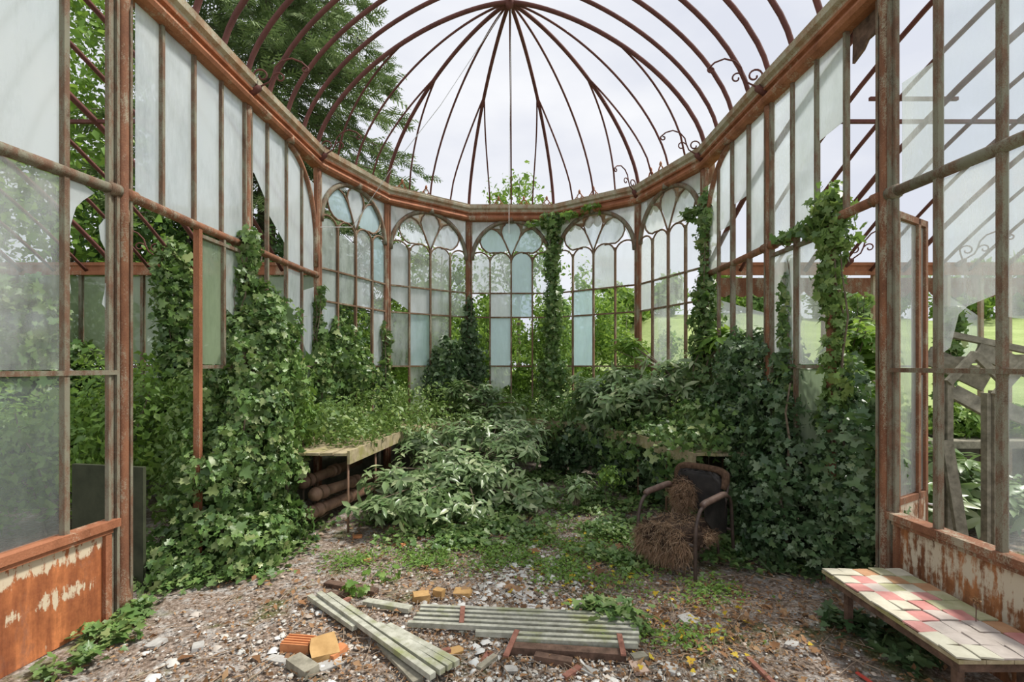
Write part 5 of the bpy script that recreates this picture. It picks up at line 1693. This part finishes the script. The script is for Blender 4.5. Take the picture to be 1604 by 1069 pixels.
hw = .25
for sg in (-1, 1):
    fr = smooth_path([(sg * hw, .335, 0), (sg * hw, .335, .22), (sg * hw, .325, .40), (sg * hw, .27, .515), (sg * hw, .17, .555), (sg * hw, 0, .56), (sg * hw, -.17, .565), (sg * hw, -.27, .53), (sg * hw, -.31, .42), (sg * hw, -.33, .2), (sg * hw, -.36, 0)])
    local_child(MB().tube(fr, .0145, 10), 'side_frame', 'tube', chair)
    local_child(MB().tube(smooth_path([(sg * hw, .22, .560), (sg * hw, .17, .572), (sg * hw, 0, .578), (sg * hw, -.13, .582), (sg * hw, -.18, .575)], 5), .026, 10), 'armrest', 'arm', chair)
local_child(MB().tube(smooth_path([(-.22, -.17, .26), (-.225, -.22, .45), (-.225, -.30, .66), (-.19, -.325, .735), (0, -.33, .75), (.19, -.325, .735), (.225, -.30, .66), (.225, -.22, .45), (.22, -.17, .26)]), .015, 10), 'back_frame', 'tube', chair)
local_child(MB().tube([(-hw, .325, .27), (hw, .325, .27)], .013, 8).tube([(-hw, -.325, .25), (hw, -.325, .25)], .013, 8), 'cross_tube', 'tube', chair)
# inner leg pair below the seat
for sg in (-1, 1):
    local_child(MB().tube(smooth_path([(sg * .2, -.12, .26), (sg * .2, -.16, .14), (sg * .2, -.18, 0)]), .012, 8), 'leg', 'tube', chair)


def puff(mat, name, fn, nu, nv, parent):
    """a lumpy closed surface: fn(u, v) -> point, u round, v from pole to pole"""
    mb = MB()
    for j in range(nv + 1):
        for i in range(nu):
            mb.v.append(Vector(fn(2 * math.pi * i / nu, math.pi * j / nv)) + Vector(RNG.normal(0, .004, 3)))
    mb.n = len(mb.v)
    for j in range(nv):
        for i in range(nu):
            mb.f.append([j * nu + i, j * nu + (i + 1) % nu, (j + 1) * nu + (i + 1) % nu, (j + 1) * nu + i]); mb.m.append(0); mb.smooth.append(True)
    return local_child(mb, name, mat, parent)


def superell(c, r, p, lumps, seed):
    def fn(u, v):
        s = lambda w: math.copysign(abs(w) ** p, w)
        x, y, z = s(math.cos(u)) * s(math.sin(v)), s(math.sin(u)) * s(math.sin(v)), s(math.cos(v))
        k = 1 + lumps * (math.sin(7 * x + seed) * math.sin(6 * y + 2 * seed) + .6 * math.sin(11 * z + 5 * x))
        return (c[0] + r[0] * x * k, c[1] + r[1] * y * k, c[2] + r[2] * z * k)
    return fn


puff('hide', 'back_cushion', superell((0, -.245, .56), (.205, .045, .165), .45, .03, 1), 40, 20, chair)
cap = MB().tube(smooth_path([(-.20, -.245, .60), (-.215, -.275, .69), (-.17, -.29, .735), (0, -.295, .745), (.17, -.29, .735), (.215, -.275, .69), (.20, -.245, .60)], 5), .034, 10)
o = local_child(cap, 'back_rim', 'hair_core', chair); o['label'] = 'brown worn padded rim'
seat_core = puff('hair_dark', 'seat_core', superell((0, .06, .27), (.235, .27, .095), .6, .06, 2), 40, 20, chair)
seat_flap = puff('hair_dark', 'seat_flap', superell((.02, .315, .235), (.215, .055, .135), .6, .12, 3), 36, 18, chair)
# torn side panel of black cloth under the nearer arm
mb = MB()
pl = [(-.238, -.20, .555), (-.238, .16, .555), (-.238, .13, .42), (-.238, .02, .33), (-.238, -.10, .26), (-.238, -.24, .24), (-.238, -.26, .42)]
mb.slab(pl, (.012, 0, 0))
local_child(mb, 'side_panel', 'hide', chair)


def hairs(name, C, N, length, n, mat, parent, hang_=.5, w=.0015):
    """n curly strands rooted at random picks of the points C"""
    idx = RNG.integers(0, len(C), n)
    mb_v, mb_f = [], []
    for q in idx:
        p = Vector(C[q]); d = Vector(N[q]) * .8 + Vector(RNG.normal(0, .75, 3)); d.normalize()
        L = length * RNG.uniform(.4, 1.4)
        s_ = d.cross(Vector(RNG.normal(0, 1, 3))).normalized() * w
        cur = d.cross(s_).normalized() * RNG.normal(0, 1.1)
        b = len(mb_v)
        for k in range(4):
            t = k / 3
            c = p + d * L * t * .7 + cur * L * t * t * .6 + Vector((0, 0, -hang_ * L * t * t))
            mb_v += [c - s_ * (1 - .6 * t), c + s_ * (1 - .6 * t)]
        for k in range(3):
            mb_f.append((b + 2 * k, b + 2 * k + 1, b + 2 * k + 3, b + 2 * k + 2))
    m_ = MB(); m_.v = mb_v; m_.f = [list(f) for f in mb_f]; m_.m = [0] * len(mb_f); m_.smooth = [False] * len(mb_f); m_.n = len(mb_v)
    return local_child(m_, name, mat, parent)


def shell(c, r, n, ok=None):
    d = RNG.normal(0, 1, (n * 2, 3)); d /= np.linalg.norm(d, axis=1, keepdims=True)
    if ok is not None:
        d = d[ok(d)]
    return np.array(c) + d * np.array(r), d


C1, N1 = shell((0, .06, .28), (.24, .27, .09), 260, lambda d: d[:, 2] > -.5)
hairs('horsehair', C1, N1, .055, 5200, 'hair', seat_core, .25)
C1, N1 = shell((.03, .335, .245), (.22, .055, .14), 200, lambda d: d[:, 1] > -.3)
hairs('horsehair', C1, N1, .065, 4600, 'hair', seat_flap, .55)
C1, N1 = shell((.13, -.20, .50), (.10, .04, .14), 160, lambda d: d[:, 1] > -.2)
stuffing = puff('hair_dark', 'back_stuffing', superell((.125, -.205, .54), (.085, .035, .13), .8, .2, 5), 28, 16, chair)
hairs('horsehair', C1, N1, .06, 3200, 'hair', stuffing, .45)

# ------------------------------------------------------------------ fallen timber in the lawn-side wing
def beam(parent, name, A, B, w_, h_, mat='plank', side=None):
    return MB().bar(A, B, w_, h_, side).build(name, mat, parent)


for px, Y, py0, lab in ((1483, 3.95, 592, 'grouped grey timber post beyond the half-broken pane'), (1556, 3.6, 612, 'grouped grey timber post beyond the outermost pane')):
    P0_ = at(px, py0, Y)
    root = empty('timber_post', (P0_.x, P0_.y, 0))
    tag(root, lab + ', gabled head', 'post')
    for k in (-1, 0, 1):
        beam(root, 'upright', (P0_.x + k * .036, P0_.y + abs(k) * .02, 0), (P0_.x + k * .036, P0_.y + abs(k) * .02, P0_.z - abs(k) * .02), .032, .05, 'plank', (1, 0, 0))
    beam(root, 'brace', P0_ + Vector((-.02, -.035, -.04)), P0_ + Vector((.20, -.035, .20)), .03, .06, 'plank', (0, 1, 0))
    beam(root, 'brace', P0_ + Vector((.20, -.03, .20)), P0_ + Vector((.42, -.03, -.02)), .03, .06, 'plank', (0, 1, 0))
beams = [('plank', 'long thin grey plank slanting across the top of the fallen timber', at(1487, 524, 4.15), at(1625, 553, 3.9), .05, .05),
         ('plank', 'level grey rail lying across the gabled timber posts', at(1450, 566, 4.1), at(1640, 560, 4.0), .05, .06),
         ('plank', 'broad dark board tilted behind the casement, under the level rail', at(1452, 556, 4.3), at(1545, 600, 4.2), .03, .17),
         ('plank', 'broad dark board sagging between the two gabled posts', at(1490, 612, 4.05), at(1560, 650, 3.8), .03, .13),
         ('plank', 'dark board end beyond the outermost gabled post', at(1575, 642, 3.8), at(1640, 668, 3.7), .03, .12),
         ('plank', 'grey board leaning from the floor against the first gabled post', Vector((3.62, 3.78, 0.0)), at(1482, 690, 3.9), .03, .09),
         ('plank', 'weathered board cluster tilted at the frame edge above the gabled post', at(1530, 548, 4.05), at(1640, 590, 3.9), .03, .14)]
for nm, lab, A, B, w_, h_ in beams:
    tag(beam(None, nm, A, B, w_, h_, 'plank', (0, 1, 0)), lab, 'plank', 'fallen planks in the lawn-side wing')
root = empty('wing_shelf', (5.2, 5.7, 0))
tag(root, 'grey plant shelf along the far wall of the timber-strewn wing', 'shelf')
MB().box((5.2, 5.72, .78), (4.2, .7, .035)).build('board', 'plank', root)
MB().box((5.2, 5.36, .755), (4.2, .025, .08)).build('fascia', 'plank', root)
for x in (3.3, 4.6, 5.9, 7.1):
    MB().box((x, 5.45, .38), (.05, .05, .76)).build('leg', 'plank', root)
o = MB().slab([(-3.35, 3.62, 0), (-2.715, 3.50, 0), (-2.715, 3.50, .90), (-3.35, 3.62, .90)], (0, .03, 0)).build('sheet_panel', 'olive')
tag(o, 'dark olive sheet standing on edge behind the stout post by the orange panel', 'panel')

# ------------------------------------------------------------------ litter: nobody could count it
T_CHIP = (np.array([(-.5, -.3, 0), (.4, -.45, 0), (.55, .25, 0), (-.2, .5, 0), (-.3, -.15, .22), (.25, -.2, .26), (.25, .15, .22), (-.12, .25, .2)]), [(4, 5, 6, 7), (0, 1, 5, 4), (1, 2, 6, 5), (2, 3, 7, 6), (3, 0, 4, 7)])


def scatter(name, label, cat, patches, n, size, mat, tmpl, z=.006, spread=.25, jitter=.5):
    A = np.array([q[2] * q[3] * (q[4] if len(q) > 4 else 1) for q in patches])
    Ps = []
    for q, a in zip(patches, A):
        k = int(n * a / A.sum())
        d = RNG.normal(0, .55, (k, 2))
        Ps.append(np.stack([q[0] + d[:, 0] * q[2], q[1] + d[:, 1] * q[3], np.full(k, z) + RNG.random(k) * .01], 1))
    P = np.concatenate(Ps)
    ok = (P[:, 0] > -2.5) & (P[:, 0] < 2.45) & (P[:, 1] > 1.4)
    P = P[ok]
    o = leaves(name, tmpl, P, np.tile(np.array((0, 0, 1.0)), (len(P), 1)), size, mat, None, spread, jitter, None, 0)
    return tag(o, label, cat, None, 'stuff')


ALL = [(0, 3.0, 2.6, 1.6), (0, 2.5, 2.2, .8, 1.5), (.2, 4.2, 1.8, 1.6)]
scatter('gravel', 'small stones and mortar crumbs strewn over the floor', 'gravel', ALL + [(.15, 3.6, .7, 1.0, 3), (.3, 2.4, 1.0, .35, 3), (-1.5, 2.8, .8, .6, 1.5)], 14000, .0105, 'chips', T_CHIP, .0, .15)
scatter('broken_mortar', 'larger pale mortar flakes along the middle of the path', 'mortar', [(.15, 3.7, .35, .9, 1.6), (.35, 2.42, .7, .22, 1.8), (-.1, 3.1, .6, .4), (-1.5, 2.8, .6, .5, .25)], 1500, .024, 'mortar', T_CHIP, .0, .15, .5)
scatter('fallen_leaves', 'dry brown leaves and leaf bits covering the floor', 'leaves', ALL + [(1.2, 3.1, 1.2, .6, 1.5), (-.9, 4.6, .7, .5, 1.5), (1.7, 3.2, .7, .5, 1.5)], 15000, .0215, 'litter', T_SMALL, .006, .45)
scatter('dry_leaves', 'bigger curled tan leaves here and there on the floor', 'leaves', ALL, 150, .055, 'litter', T_IVY, .012, .35, .35)
scatter('yellow_leaves', 'small yellow leaves dotted along the path and round the chair', 'leaves', [(.5, 4.3, .6, .9), (.8, 3.4, .8, .4), (1.0, 2.9, .8, .4)], 190, .034, 'yellow', T_IVY, .02, .35, .3)
mb = MB()
for i in range(700):
    x, y = random.gauss(.2, 1.25), random.gauss(2.9, .75)
    if not (-2.4 < x < 2.4 and 1.5 < y < 6):
        continue
    a = random.uniform(0, 6.28); L = random.uniform(.06, .34)
    d = Vector((math.cos(a), math.sin(a), 0)); s_ = Vector((-d.y, d.x, 0)) * random.uniform(-.1, .1) * L
    p0 = Vector((x, y, .01))
    mb.tube([p0, p0 + d * L * .5 + s_ + Vector((0, 0, random.uniform(0, .02))), p0 + d * L], [.0035, .003, .0015], 4, caps=False)
o = mb.build('dry_twigs', 'twig')
tag(o, 'dry twigs and bare ivy runners criss-crossing the floor', 'twigs', None, 'stuff')
